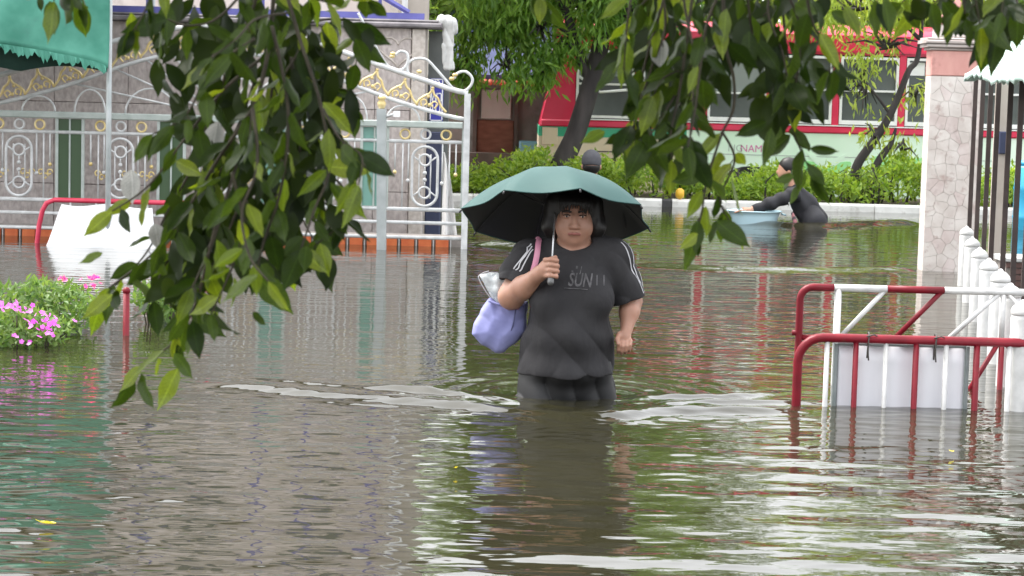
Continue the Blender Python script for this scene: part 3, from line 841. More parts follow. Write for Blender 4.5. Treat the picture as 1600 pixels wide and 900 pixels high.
    # lettering
    def letters(body, px, py, h, mat, sh=0.0, dy=-0.004):
        vs, fs = text_mesh(body, h, sh)
        c = pt(px, py, Y + dy)
        part('lettering', MB().add([(c.x + v[0], Y + dy, c.z + v[1]) for v in vs], fs), mat, t)
    letters('NG', 1149, 232, 0.125, M['grey_text'])
    letters('NAMPIN', 1186, 233, 0.125, M['pink_text'])
    letters('b o', 930, 112, 0.17, M['text_white'], 0.0, 0.045)
    part('seam', MB().box2(X(1100), X(1600), Y - 0.004, Y - 0.001, Z(1150, 242), Z(1150, 240.6)), M['grey_text'], t)
    # green swoosh graphics
    for (px, py, rx, rz, mat) in [(1290, 262, 40, 14, 'bus_lime'), (1292, 248, 30, 7, 'bus_mint'), (1420, 258, 60, 18, 'bus_lime')]:
        c = pt(px, py, Y); s = S(Y)
        poly = [(c.x + rx / s * math.cos(2 * PI * i / 20), c.z + rz / s * math.sin(2 * PI * i / 20) + 0.06 * math.cos(4 * PI * i / 20)) for i in range(20)]
        part('graphic', MB().prism(poly, Y - 0.006 if mat == 'bus_lime' else Y - 0.008, Y + 0.01), M[mat], t)
build_bus()

# ------------------------------------------------------------------ wall and buildings behind the gate
def build_wall():
    Y = Y_WALL
    X = lambda px: pt(px, 120, Y).x
    Zc = lambda py: pt(600, py, Y).z
    ztop = Zc(43)
    t = thing('boundary_wall', 'granite clad boundary wall behind the ornate gate with dark coping', 'wall', (X(300), Y, BED))
    part('core', MB().box2(X(-260), X(662), Y + 0.03, Y + 0.3, BED, ztop), M['mortar'], t)
    xs = [-260, -150, -30, 85, 200, 315, 430, 530, 586, 642]
    zs = [BED, Zc(300), Zc(172), ztop]
    for i in range(len(xs) - 1):
        for j in range(3):
            b = MB().bevbox(X(xs[i]) + 0.002, X(xs[i + 1]) - 0.002, Y + random.uniform(-0.003, 0.002), Y + 0.06, zs[j] + 0.002, zs[j + 1] - 0.002, 0.004)
            part('slab', b, M['granite'], t)
    part('end_pier', MB().bevbox(X(642) + 0.004, X(664), Y - 0.03, Y + 0.32, BED, ztop - 0.003, 0.008), M['granite_light'], t)
    part('coping', MB().bevbox(X(-260), X(690), Y - 0.09, Y + 0.4, ztop + 0.002, ztop + 0.045, 0.012), M['coping'], t)
    part('coping_fillet', MB().bevbox(X(-260), X(684), Y - 0.05, Y + 0.36, ztop + 0.047, ztop + 0.07, 0.01), M['coping'], t)
    # carved heart relief on the slab
    c = pt(622, 78, Y); s = S(Y)
    hp = []
    for i in range(25):
        a = 2 * PI * i / 24
        hp.append((c.x + 1.9 * 16 * math.sin(a) ** 3 / s, Y - 0.006, c.z + 1.6 * (13 * math.cos(a) - 5 * math.cos(2 * a) - 2 * math.cos(3 * a) - math.cos(4 * a)) / s))
    part('carved_heart', MB().tube(hp, 0.008, 6), M['granite_light'], t, True)
    part('return_panel', MB().box2(X(666), X(700), Y + 0.35, Y + 0.45, BED, ztop - 0.01), M['dark_panel'], t)
    part('dark_door', MB().bevbox(X(664) + 0.01, X(691), Y + 0.28, Y + 0.34, BED, Zc(205), 0.01), M['navy'], t)
    # sign on the return
    sg = thing('street_sign', 'small blue vertical sign with white border and script on the wall end', 'sign', (X(681), Y + 0.2, Zc(187)))
    x0, x1, z0, z1 = X(670.5), X(692), Zc(188), Zc(120)
    part('plate', MB().box2(x0, x1, Y + 0.2, Y + 0.215, z0, z1), M['sign_blue'], sg)
    fr = MB(); e = 0.008; i_ = 0.008
    a0, a1, c0, c1 = x0 + i_, x1 - i_, z0 + i_, z1 - i_
    for (p, q) in [((a0, c0), (a1, c0)), ((a1, c0), (a1, c1)), ((a1, c1), (a0, c1)), ((a0, c1), (a0, c0))]:
        fr.box2(min(p[0], q[0]) - e / 2, max(p[0], q[0]) + e / 2, Y + 0.196, Y + 0.1995, min(p[1], q[1]) - e / 2, max(p[1], q[1]) + e / 2)
    part('border', fr, M['text_white'], sg)
    for body, py, h in [('ง', 128, 0.1), ('พา', 149, 0.11), ('เน', 167, 0.11)]:
        vs, fs = text_mesh(body, h)
        cx = (x0 + x1) / 2 + (0.008 if body == 'ง' else 0); cz = Zc(py)
        part('lettering', MB().add([(cx + v[0] * 0.85, Y + 0.197, cz + v[1] * 1.15) for v in vs], fs), M['text_white'], sg)
    # violet frame on top of the wall
    v = thing('awning_frame', 'violet blue steel frame standing on the wall coping', 'frame', (X(500), Y + 0.2, ztop + 0.07))
    zb = ztop + 0.071
    part('rail', MB().box2(X(-200), X(660), Y + 0.1, Y + 0.16, zb, zb + 0.055), M['violet_beam'], v)
    for px in (60, 226, 406, 480, 590):
        part('post', MB().box2(X(px) - 0.014, X(px) + 0.014, Y + 0.11, Y + 0.145, zb + 0.057, zb + 1.6), M['violet_beam'], v)
    a = Vector((X(588), Y + 0.12, zb + 0.2)); b = Vector((X(636), Y + 0.12, zb + 0.06))
    part('brace', MB().tube([a + (a - b) * 0.9, a, b], 0.025, 6), M['violet_beam'], v)
    part('top_rail', MB().box2(X(-200), X(660), Y + 0.1, Y + 0.16, zb + 1.602, zb + 1.66), M['violet_beam'], v)
build_wall()
def build_house():
    Y = 26.0 * K
    X = lambda px: pt(px, 20, Y).x
    t = thing('house', 'pale pink rendered house behind the wall on the left', 'house', (X(200), Y, BED))
    part('wall', MB().box2(X(-500), X(610), Y, Y + 5, BED, 6.2), M['pink_wall'], t)
    part('column', MB().bevbox(X(628), X(672), Y - 0.6, Y - 0.2, BED, 6.1, 0.02), M['cream_wall'], t)
    part('drainpipe', MB().tube([(X(638), Y - 0.66, BED), (X(638), Y - 0.66, 6.1)], 0.03, 8), M['white'], t, True)
    part('roof', MB().bevbox(X(-540), X(700), Y - 0.9, Y + 5.6, 6.22, 6.4, 0.03), M['coping'], t)
    part('band', MB().bevbox(X(-500), X(608), Y - 0.08, Y - 0.003, 3.1, 3.35, 0.02), M['cream_wall'], t)
    for px in (-250, -60, 130, 320, 500):
        wn = part('window', MB().bevbox(X(px - 50), X(px + 50), Y - 0.06, Y - 0.004, 3.6, 4.7, 0.02), M['cream_wall'], t)
        part('pane', MB().box2(X(px - 44), X(px - 2), Y - 0.068, Y - 0.062, 3.66, 4.64), M['glass'], wn)
        part('pane', MB().box2(X(px + 2), X(px + 44), Y - 0.068, Y - 0.062, 3.66, 4.64), M['glass'], wn)
build_house()

# white cloth hung over the wall end
def build_cloth():
    Y = Y_WALL + 0.1
    rng = random.Random(4)
    # white sheet behind the gate
    Y2 = Y_GATE + 0.5
    b = MB()
    vs = []; fs = []; nu, nv = 12, 16
    for j in range(nv + 1):
        t = j / nv
        py = 238 + (400 - 238) * t
        for i in range(nu + 1):
            u = i / nu
            x = 693 + (2 + 26 * t ** 0.7) * u - 4 * t
            vs.append(pt(x, py, Y2 + 0.05 * math.sin(u * 9 + t * 3)))
    for j in range(nv):
        for i in range(nu):
            fs.append((j * (nu + 1) + i, j * (nu + 1) + i + 1, (j + 1) * (nu + 1) + i + 1, (j + 1) * (nu + 1) + i))
    n = len(vs)
    b.add(vs, fs)
    b.add([v + Vector((0, 0.02, 0)) for v in vs], [tuple(reversed(f)) for f in fs])
    solo('draped_sheet', b, M['white'], 'white plastic sheet draped behind the right end of the gate', 'sheet', tuple(pt(700, 390, Y2)), True)
build_cloth()

# ------------------------------------------------------------------ ornate gate
def build_gate():
    Y = Y_GATE; s = S(Y)
    U0 = 800.0
    gx = lambda px: pt(px, 260, Y).x
    def z_(u):    # helper heights were measured on a 1.55 m eye level
        return u * K
    t = thing('ornate_gate', 'white steel gate with arched top and gold scrollwork standing in flood water', 'gate', (gx(370), Y, BED))
    st = M['steel']
    xl, xr = gx(-40), gx(728)
    xc = gx(344)
    half = xr - xc
    def arch(ctrl, u):
        xs = [c[0] for c in ctrl]; zs = [c[1] for c in ctrl]
        return float(np.interp(abs(u), xs, zs))
    up = [(0, 2.085), (40, 2.075), (80, 2.05), (130, 1.985), (180, 1.885), (240, 1.76), (384, 1.485)]
    lo = [(0, 1.84), (40, 1.83), (80, 1.805), (120, 1.75), (160, 1.665), (200, 1.565), (240, 1.475), (300, 1.36), (384, 1.235)]
    pxs = np.linspace(-384, 384, 49)
    def arch_path(ctrl):
        zz = [arch(ctrl, u) for u in pxs]
        zz = np.convolve(np.pad(zz, 2, mode='edge'), np.ones(5) / 5, 'valid')
        return [(xc + u / s, Y, z_(z)) for u, z in zip(pxs, zz)]
    part('upper_arch', MB().tube(arch_path(up), 0.021, 8), st, t, True)
    part('lower_arch', MB().tube(arch_path(lo), 0.016, 8), st, t, True)
    for px in (-40, 728):
        part('stile', MB().box2(gx(px) - 0.024, gx(px) + 0.024, Y - 0.03, Y + 0.03, BED + 0.05, z_(1.50)), st, t)
    part('mid_rail', MB().bevbox(xl, xr - 0.03, Y - 0.03, Y + 0.028, z_(1.16), z_(1.16) + 0.052, 0.008), M['steel_green'], t)
    for zz, r in ((1.028, 0.014), (0.372, 0.016), (0.243, 0.014), (0.10, 0.014)):
        part('rail', MB().tube([(xl, Y, z_(zz)), (xr - 0.024, Y, z_(zz))], r, 8), st, t, True)
    part('rail', MB().tube([(xl, Y, -0.3), (xr - 0.024, Y, -0.3)], 0.02, 8), st, t, True)
    # scroll motifs in the band
    def motif():
        m = MB()
        def tb(pts, r): m.tube([(p[0], 0, p[1]) for p in spline([Vector((q[0], q[1], 0)) for q in pts], 5)], r, 6)
        tb([(-0.085, 0.01), (-0.075, 0.05), (-0.04, 0.085), (-0.015, 0.105), (0.0, 0.14)], 0.009)
        tb([(0.0, 0.145), (0.02, 0.105), (0.05, 0.085), (0.08, 0.04), (0.125, 0.005)], 0.0095)
        tb([(-0.05, 0.012), (-0.062, 0.045), (-0.035, 0.06), (-0.02, 0.035), (-0.035, 0.022)], 0.007)
        tb([(0.04, 0.012), (0.055, 0.045), (0.03, 0.06), (0.012, 0.035), (0.028, 0.022)], 0.007)
        m.ball((0.0, 0, 0.148), 0.012, 8)
        m.ball((-0.018, 0, 0.085), 0.013, 8)
        m.ball((0.003, 0, 0.03), 0.014, 8)
        return m
    mo = motif()
    me = None
    for k in range(-8, 9):
        u = k * 45 + (8 if k >= 0 else -8)
        if abs(u) > 350: continue
        zz = arch(lo, u); slope = (arch(lo, u + 6) - arch(lo, u - 6)) * K / (12 / s)
        gap = (arch(up, u) - arch(lo, u)) * K
        sc = min(1.15, gap / 0.165) * 0.98
        if me is None:
            o = mesh_obj('scroll_ornament', mo.v, mo.f, M['gold'], None, True); me = o.data
        else:
            o = bpy.data.objects.new('scroll_ornament', me); COL.objects.link(o)
        o.parent = t
        o.location = Vector((xc + u / s, Y - 0.005, z_(zz) + 0.012)) - Vector(t['_o'])
        o.rotation_euler = (0, -math.atan(slope) * 0.8, 0)
        o.scale = (sc * (1 if k >= 0 else -1), 1, sc)
    # crest scrolls above the arch
    def scroll(pts, r=0.011, name='crest_scroll', mat=None):
        for sgn in (1, -1):
            P = [Vector((xc + sgn * (p[0] - 344) / s, Y, pt(p[0], p[1], Y).z)) for p in pts]
            part(name, MB().tube(spline(P, 6), r, 7), mat or st, t, True)
    scroll([(555, 20), (574, 55), (590, 85), (606, 106), (624, 109), (633, 98), (632, 84), (622, 80), (614, 86)])
    scroll([(645, 126), (634, 112), (634, 100), (645, 92), (662, 93), (676, 106), (692, 124), (706, 139), (720, 143), (732, 134), (734, 122), (724, 112), (712, 114), (706, 122)])
    scroll([(470, 62), (458, 45), (440, 30), (425, 32), (420, 45), (430, 54)])
    for (px, py) in [(613, 88), (614, 84), (655, 112), (706, 123), (711, 117), (430, 52)]:
        for sgn in (1, -1):
            c = pt(px, py, Y)
            part('gold_leaf', MB().ball((xc + sgn * (c.x - xc), Y - 0.004, c.z), 0.022, 8, 0.7), M['gold'], t, True)
    # sunburst under the arch
    zc = z_(1.16) + 0.05
    for a in range(-75, 76, 15):
        an = math.radians(a)
        L0, L1 = 0.22, None
        r = L0
        while r < 1.9:
            x_ = math.sin(an) * r; zz = zc + math.cos(an) * r * 0.72
            if zz > z_(arch(lo, x_ * s)) - 0.02: break
            r += 0.01
        part('spoke', MB().tube([(xc + math.sin(an) * L0, Y, zc + math.cos(an) * L0 * 0.72), (xc + math.sin(an) * r, Y, zc + math.cos(an) * r * 0.72)], 0.0085, 6), st, t, True)
    for px0, w_, h_ in ((60, 26, 24), (140, 24, 36), (235, 40, 40), (320, 40, 60)):
        for sgn in (1, -1):
            u0 = sgn * (344 - px0)
            P = [(xc + (u0 + w_ * math.cos(PI * i / 12)) / s, Y, zc + math.sin(PI * i / 12) * h_ / s) for i in range(13)]
            P = [p for p in P if p[2] < z_(arch(lo, (p[0] - xc) * s)) - 0.005]
            if len(P) > 3:
                part('arc', MB().tube(P, 0.008, 6), st, t, True)
    # panels
    zr2 = z_(1.028); zb = z_(0.372)
    for k in range(5):
        pc = 30 + k * 158.5
        x = gx(pc); px = 1 / s
        for i, off in enumerate((-32, 0, 32)):
            P = [(x + off * px + 0.037 * math.cos(2 * PI * q / 18), Y, (zr2 + z_(1.16)) / 2 + 0.002 + 0.037 * math.sin(2 * PI * q / 18)) for q in range(18)]
            part('ring', MB().tube(P, 0.009, 7, True), M['gold'] if i != 1 else st, t, True)
        for e in (-59, 59):
            part('panel_stile', MB().box2(x + e * px - 0.011, x + e * px + 0.011, Y - 0.012, Y + 0.012, zb + 0.01, z_(1.16) - 0.001), M['steel_green'], t)
        def bar(off, z0, ball):
            b = MB().tube([(x + off * px, Y, z0), (x + off * px, Y, zr2)], 0.0065, 6)
            o = part('bar', b, st, t, True)
            if ball: part('knob', MB().ball((x + off * px, Y, z0), 0.016, 8), M['gold'] if abs(off) > 30 else st, o, True)
        zp = lambda py: pt(664, py, Y).z
        bar(-47, zp(270), True); bar(-35, zb, False); bar(-26, zp(283), True)
        bar(27, zp(286), True); bar(38, zb, False); bar(48, zp(272), True)
        w_ = 20 * px
        zt_, zb_ = zp(229), zp(322)
        P = [(x + w_ * math.cos(PI * i / 12), Y - 0.012, zt_ - w_ + w_ * math.sin(PI * i / 12)) for i in range(13)] + \
            [(x - w_ * math.cos(PI * i / 12), Y - 0.012, zb_ + w_ - w_ * math.sin(PI * i / 12)) for i in range(13)]
        ov = part('oval', MB().tube(P, 0.011, 7, True), st, t, True)
        for zc_, sg in ((zt_ - w_ * 1.05, 1), (zb_ + w_ * 1.05, -1)):
            P = [(x + 0.044 * math.cos(2 * PI * q / 16), Y - 0.012, zc_ + 0.044 * math.sin(2 * PI * q / 16)) for q in range(16)]
            part('inner_ring', MB().tube(P, 0.009, 7, True), st, ov, True)
            for sx in (-1, 1):
                part('strut', MB().tube([(x + sx * 0.035, Y - 0.012, zc_ - sg * 0.015), (x + sx * w_ * 0.95, Y - 0.012, zc_ + sg * 0.03)], 0.007, 6), st, ov, True)
            m = MB()
            m.tube([(x, Y - 0.012, zc_ - sg * 0.045), (x, Y - 0.012, zc_ - sg * 0.09)], 0.006, 6)
            m.ball((x, Y - 0.012, zc_ - sg * 0.1), 0.017, 8)
            part('drop_knob', m, st, ov, True)
        for sx in (-1, 1):
            part('bar', MB().tube([(x + sx * 9 * px, Y - 0.004, zb_ + w_ * 0.6), (x + sx * 9 * px, Y - 0.004, zt_ - w_ * 0.6)], 0.0055, 6), st, t, True)
        if k < 3:
            for off in (-30, 12, 40):
                m = MB()
                for q in range(3):
                    cx = x + (off + (q - 1) * 7) * px; cz = zp(285 + 6 * (q % 2))
                    m.tube([(cx + 0.025 * math.cos(a_) * (1 - a_ / 9), Y + 0.012, cz + 0.03 * math.sin(a_) * (1 - a_ / 9)) for a_ in np.linspace(0, 6, 12)], 0.007, 5)
                part('gold_flower', m, M['gold'], t, True)
    # coloured strips between the panels
    for k in range(4):
        pc = 109 + k * 158.5
        x = gx(pc)
        mat = M['green_pane'] if k < 2 else M['teal_pane']
        for a, b in ((-18.5, -1.5), (1.5, 18.5)):
            part('coloured_strip', MB().box2(x + a / s, x + b / s, Y + 0.0, Y + 0.008, zb + 0.02, z_(1.16) - 0.003), mat, t)
        part('strip_bar', MB().box2(x - 0.0065, x + 0.0065, Y - 0.01, Y + 0.012, zb + 0.01, z_(1.16) - 0.002), M['steel_green'], t)
    # orange tiles of the step right behind the gate
    stp = thing('gate_step', 'row of orange square tiles just above the water at the foot of the gate', 'step', (gx(340), Y + 0.25, BED))
    part('block', MB().box2(gx(-60), gx(722), Y + 0.2, Y + 0.5, BED, 0.075), M['mortar'], stp)
    n = int((720 + 60) / 27.3)
    for i in range(n):
        a = -55 + i * 27.3
        part('tile', MB().bevbox(gx(a), gx(a + 20.5), Y + 0.165, Y + 0.199, -0.05, 0.072, 0.006), M['orange'], stp)
        part('spacer', MB().box2(gx(a + 23), gx(a + 24.6), Y + 0.17, Y + 0.198, -0.05, 0.078), M['white_dirty'], stp)
build_gate()
def build_gate_post():
    Y = Y_GATE - 0.25
    p = pt(598, 300, Y); b = wat(602, 392)
    ztop = pt(594, 170, Y).z
    x = p.x
    t = thing('gate_post', 'grey steel post with gold ball finial in front of the ornate gate', 'post', (x, Y, BED))
    lean = -0.02
    part('shaft', MB().add([(x + lean * z / 1.0 + dx, Y + dy, z) for z in (BED, ztop) for dx, dy in ((-0.036, -0.036), (0.036, -0.036), (0.036, 0.036), (-0.036, 0.036))],
                           [(3, 2, 1, 0), (4, 5, 6, 7), (0, 1, 5, 4), (1, 2, 6, 5), (2, 3, 7, 6), (3, 0, 4, 7)]), M['grey_steel'], t)
    xt = x + lean * ztop
    part('finial', MB().lathe((xt, Y, ztop), [(0.02, 0.001), (0.03, 0.02), (0.034, 0.045), (0.02, 0.07), (0.034, 0.08), (0.018, 0.1), (0.004, 0.105)], 12), M['gold'], t, True)
    m = MB().tube([(xt + 0.036, Y - 0.02, ztop - 0.06), (xt + 0.1, Y - 0.05, ztop - 0.035)], 0.012, 6)
    o = part('bracket', m, M['steel'], t, True)
    part('latch_box', MB().box((xt + 0.12, Y - 0.06, ztop - 0.035), (0.05, 0.04, 0.045)), M['white'], o)
build_gate_post()

# ------------------------------------------------------------------ stone pillar on the right
def clip_poly(poly, n, d):
    out = []
    for i in range(len(poly)):
        a = poly[i]; b = poly[(i + 1) % len(poly)]
        da = a[0] * n[0] + a[1] * n[1] - d; db = b[0] * n[0] + b[1] * n[1] - d
        if da <= 0: out.append(a)
        if (da < 0) != (db < 0):
            tt = da / (da - db)
            out.append((a[0] + (b[0] - a[0]) * tt, a[1] + (b[1] - a[1]) * tt))
    return out
def build_pillar():
    Y = wat(1470, 424).y
    X = lambda px: pt(px, 250, Y).x
    Z = lambda py: pt(1480, py, Y).z
    x0, x1 = X(1449), X(1530)
    t = thing('gate_pillar', 'square pillar clad in pale crazy paved stone with pink band on top', 'pillar', ((x0 + x1) / 2, Y + 0.2, BED))
    D = 0.2
    zt = Z(119)
    part('core', MB().box2(x0 + 0.004, x1 - 0.004, Y + 0.0045, Y + D - 0.0045, BED, zt), M['stone_joint'], t)
    rng = random.Random(8)
    # crazy paving: cells of a Voronoi diagram, front and left face
    for face, wd in (('front', x1 - x0), ('side', D)):
        z0, z1 = -0.25, zt - 0.003
        nx, nz = 5, 18
        seeds = [((i + rng.uniform(0.1, 0.9)) * wd / nx, z0 + (j + rng.uniform(0.1, 0.9)) * (z1 - z0) / nz) for i in range(nx) for j in range(nz)]
        for i, s_ in enumerate(seeds):
            poly = [(0, z0), (wd, z0), (wd, z1), (0, z1)]
            for j, q in enumerate(seeds):
                if i == j: continue
                n = (q[0] - s_[0], q[1] - s_[1]); l = math.hypot(*n)
                if l > 0.6: continue
                n = (n[0] / l, n[1] / l)
                mid = ((q[0] + s_[0]) / 2, (q[1] + s_[1]) / 2)
                poly = clip_poly(poly, n, mid[0] * n[0] + mid[1] * n[1] - 0.0006)
                if len(poly) < 3: break
            if len(poly) < 3: continue
            dz = rng.uniform(0.0, 0.0012)
            k = len(poly)
            cx = sum(p[0] for p in poly) / k; cz = sum(p[1] for p in poly) / k
            inn = [(cx + (p[0] - cx) * 0.985, cz + (p[1] - cz) * 0.985) for p in poly]
            if face == 'front':
                vs = [(x0 + p[0], Y + 0.011, p[1]) for p in poly] + [(x0 + p[0], Y + 0.004 - dz, p[1]) for p in poly] + [(x0 + p[0], Y - dz, p[1]) for p in inn]
            else:
                vs = [(x0 + 0.011, Y + D - p[0], p[1]) for p in poly] + [(x0 + 0.004 - dz, Y + D - p[0], p[1]) for p in poly] + [(x0 - dz, Y + D - p[0], p[1]) for p in inn]
            fs = [tuple(range(2 * k, 3 * k))]
            for a in range(k):
                b = (a + 1) % k
                fs += [(a, b, k + b, k + a), (k + a, k + b, 2 * k + b, 2 * k + a)]
            part('stone', MB().add(vs, fs), M['stone_pink'] if rng.random() < 0.3 else M['stone'], t)
    part('pink_band', MB().bevbox(x0 - 0.002, x1 + 0.002, Y - 0.004, Y + D, zt + 0.002, Z(79), 0.006), M['pink_band'], t)
    for py0, py1, o in ((79, 75, 0.02), (74.6, 69, 0.045), (68.6, 63, 0.06), (62.6, 59, 0.045)):
        part('moulding', MB().bevbox(x0 - o, x1 + o, Y - o, Y + D + o, Z(py0) + 0.001, Z(py1), 0.006), M['moulding'], t)
    part('cap_block', MB().bevbox(x0 + 0.03, x1 - 0.03, Y + 0.03, Y + D - 0.03, Z(58.6), Z(38), 0.01), M['stone'], t)
    part('cap_top', MB().add([(x0 + 0.03, Y + 0.03, Z(37.6)), (x1 - 0.03, Y + 0.03, Z(37.6)), (x1 - 0.03, Y + D - 0.03, Z(37.6)), (x0 + 0.03, Y + D - 0.03, Z(37.6)), ((x0 + x1) / 2, Y + D / 2, Z(-5))],
                             [(3, 2, 1, 0), (0, 1, 4), (1, 2, 4), (2, 3, 4), (3, 0, 4)]), M['pink_band'], t)
build_pillar()

# ------------------------------------------------------------------ bar fence, blue drum, mint awning
def build_bar_fence():
    bars = [(1517, 18.9), (1528.5, 18.3), (1541, 17.6), (1553, 16.9), (1572, 15.9), (1589, 15.1), (1607, 14.3), (1627, 13.6)]
    P = [pt(b[0], 300, b[1] * K) for b in bars]
    t = thing('bar_fence', 'dark brown vertical bar fence behind the white bollards on the right', 'fence', (P[3].x, P[3].y, BED))
    ztop = pt(1550, 118, 17 * K).z
    for p in P:
        d = (P[-1] - P[0]); an = math.atan2(d.y, d.x)
        part('bar', MB().box((p.x, p.y, (BED + ztop) / 2), (0.03, 0.03, ztop - BED), Matrix.Rotation(an, 3, 'Z')), M['bar_dark'], t)
    for z in (ztop + 0.018, -0.2):
        part('rail', MB().tube([(P[0].x, P[0].y, z), (P[-1].x, P[-1].y, z)], 0.017, 6), M['bar_dark'], t)
    # plinth of dark brick under the right end
    a = pt(1576, 300, 15.9 * K); b = pt(1660, 300, 13 * K)
    pl = thing('brick_plinth', 'low dark brick plinth just above the water behind the bar fence', 'plinth', (a.x, a.y + 0.5, BED))
    z1 = pt(1590, 408, 17 * K).z
    y0 = 17.2 * K
    part('core', MB().box2(pt(1578, 300, y0).x, pt(1700, 300, y0).x, y0 + 0.01, y0 + 0.3, BED, z1 - 0.02), M['mortar'], pl)
    xx = pt(1578, 300, y0).x
    for r in range(4):
        for c in range(5):
            part('brick', MB().bevbox(xx + c * 0.13 + (0.06 if r % 2 else 0), xx + c * 0.13 + 0.122 + (0.06 if r % 2 else 0), y0 - 0.01, y0 + 0.02, z1 - 0.022 - r * 0.042 - 0.036, z1 - 0.022 - r * 0.042, 0.004), M['brick_dark'], pl)
    part('capping', MB().bevbox(xx - 0.02, pt(1700, 300, y0).x, y0 - 0.03, y0 + 0.32, z1 - 0.018, z1 + 0.012, 0.006), M['white_dirty'], pl)
    # grey post behind bars
    g = pt(1561, 300, 18.4 * K)
    gp = thing('grey_post', 'broad grey post seen between the dark bars beside the stone pillar', 'post', (g.x, g.y, BED))
    part('shaft', MB().bevbox(g.x - 0.05, g.x + 0.05, g.y - 0.04, g.y + 0.04, BED, ztop + 0.25, 0.006), M['cream_wall'], gp)
    part('switch_box', MB().bevbox(g.x - 0.03, g.x + 0.03, g.y - 0.075, g.y - 0.042, pt(1561, 240, g.y).z, pt(1561, 205, g.y).z, 0.006), M['navy'], gp)
    q = pt(1606, 340, 26 * K)
    dr = thing('blue_drum', 'bright blue plastic drum standing in water at the far right edge', 'drum', (q.x, q.y, BED))
    zt = pt(1606, 258, 26 * K).z
    part('shell', MB().lathe((q.x, q.y, 0), [(0.13, BED), (0.15, BED + 0.05), (0.15, 0.1), (0.158, 0.12), (0.15, 0.14), (0.15, zt * 0.6), (0.158, zt * 0.64), (0.15, zt * 0.68), (0.145, zt - 0.03), (0.12, zt)], 18), M['bright_blue'], dr, True)
    part('lid', MB().lathe((q.x, q.y, zt), [(0.13, 0.001), (0.13, 0.03), (0.1, 0.045)], 18), M['bright_blue'], dr, True)
build_bar_fence()

def fringe_skirt(path, drop, teeth, rng, jag=0.5):
    """cloth hanging from a path of points, ragged at the lower edge: verts, faces"""
    vs = []; fs = []
    n = len(path)
    for i, p in enumerate(path):
        j = drop * (1 + jag * (rng.random() - 0.5) * (1.6 if i % 2 else 0.4))
        vs.append(Vector(p)); vs.append(Vector(p) + Vector((rng.uniform(-.006, .006), rng.uniform(-.012, .012), -j)))
    for i in range(n - 1):
        fs.append((2 * i, 2 * i + 1, 2 * i + 3, 2 * i + 2))
    return vs, fs
def cloth_mesh(name, vs, fs, mat, parent, thick=0.006, smooth=True):
    o = mesh_obj(name, vs, fs, mat, parent, smooth)
    md = o.modifiers.new('thickness', 'SOLIDIFY'); md.thickness = thick; md.offset = 0
    return o
def grid_quad(a, b, c, d, nu, nv, f=None):
    """patch a-b (top), d-c (bottom)"""
    vs = []; fs = []
    for j in range(nv + 1):
        for i in range(nu + 1):
            u, v = i / nu, j / nv
            p = (a * (1 - u) + b * u) * (1 - v) + (d * (1 - u) + c * u) * v
            if f: p = p + f(u, v)
            vs.append(p)
    for j in range(nv):
        for i in range(nu):
            k = j * (nu + 1) + i
            fs.append((k, k + nu + 1, k + nu + 2, k + 1))
    return vs, fs
def build_mint_awning():
    rng = random.Random(3)
    Y = 15.6 * K
    a = pt(1508, 116, Y)                # near left corner of the eave
    b = pt(1700, 150, 13.2 * K); b.z = a.z - 0.03
    c = b + Vector((1.3, 1.9, 0)); d = a + Vector((1.3, 2.3, 0))
    apex = (a + b + c + d) / 4 + Vector((0, 0, 0.95))
    apex = Vector((pt(1700, 0, 15 * K).x, 15.6 * K, pt(1700, -55, 15.2 * K).z))
    t = thing('mint_awning', 'faded mint canvas awning with ragged edge over the bar fence', 'awning', (apex.x, apex.y, BED))
    cs = [a, b, c, d]
    for i in range(4):
        p, q = cs[i], cs[(i + 1) % 4]
        vs = []; fs = []; nu, nv = 14, 10
        for j in range(nv + 1):
            v = j / nv
            for k in range(nu + 1):
                u = k / nu
                e = p.lerp(q, u)
                x = apex.lerp(e, v) + Vector((0, 0, -0.12 * math.sin(PI * v) * (0.6 + 0.4 * math.sin(u * PI)) + 0.012 * math.sin(u * 17 + v * 6)))
                vs.append(x)
        for j in range(nv):
            for k in range(nu):
                m = j * (nu + 1) + k
                fs.append((m, m + nu + 1, m + nu + 2, m + 1))
        cloth_mesh('roof_panel', vs, fs, M['canopy_mint'], t)
        path = [p.lerp(q, k / 44) + Vector((0, 0, 0.012 * math.sin(k / 44 * 17) + 0.004)) for k in range(45)]
        cloth_mesh('valance', *fringe_skirt(path, 0.035, 44, rng, 1.0), M['canopy_mint'], t, 0.004)
    for p in (b, c, d):
        part('pole', MB().tube([(p.x, p.y, BED), (p.x, p.y, p.z)], 0.02, 8), M['grey_steel'], t, True)
    part('ridge_pole', MB().tube([(apex.x, apex.y, BED), (apex.x, apex.y, apex.z - 0.02)], 0.022, 8), M['grey_steel'], t, True)
build_mint_awning()

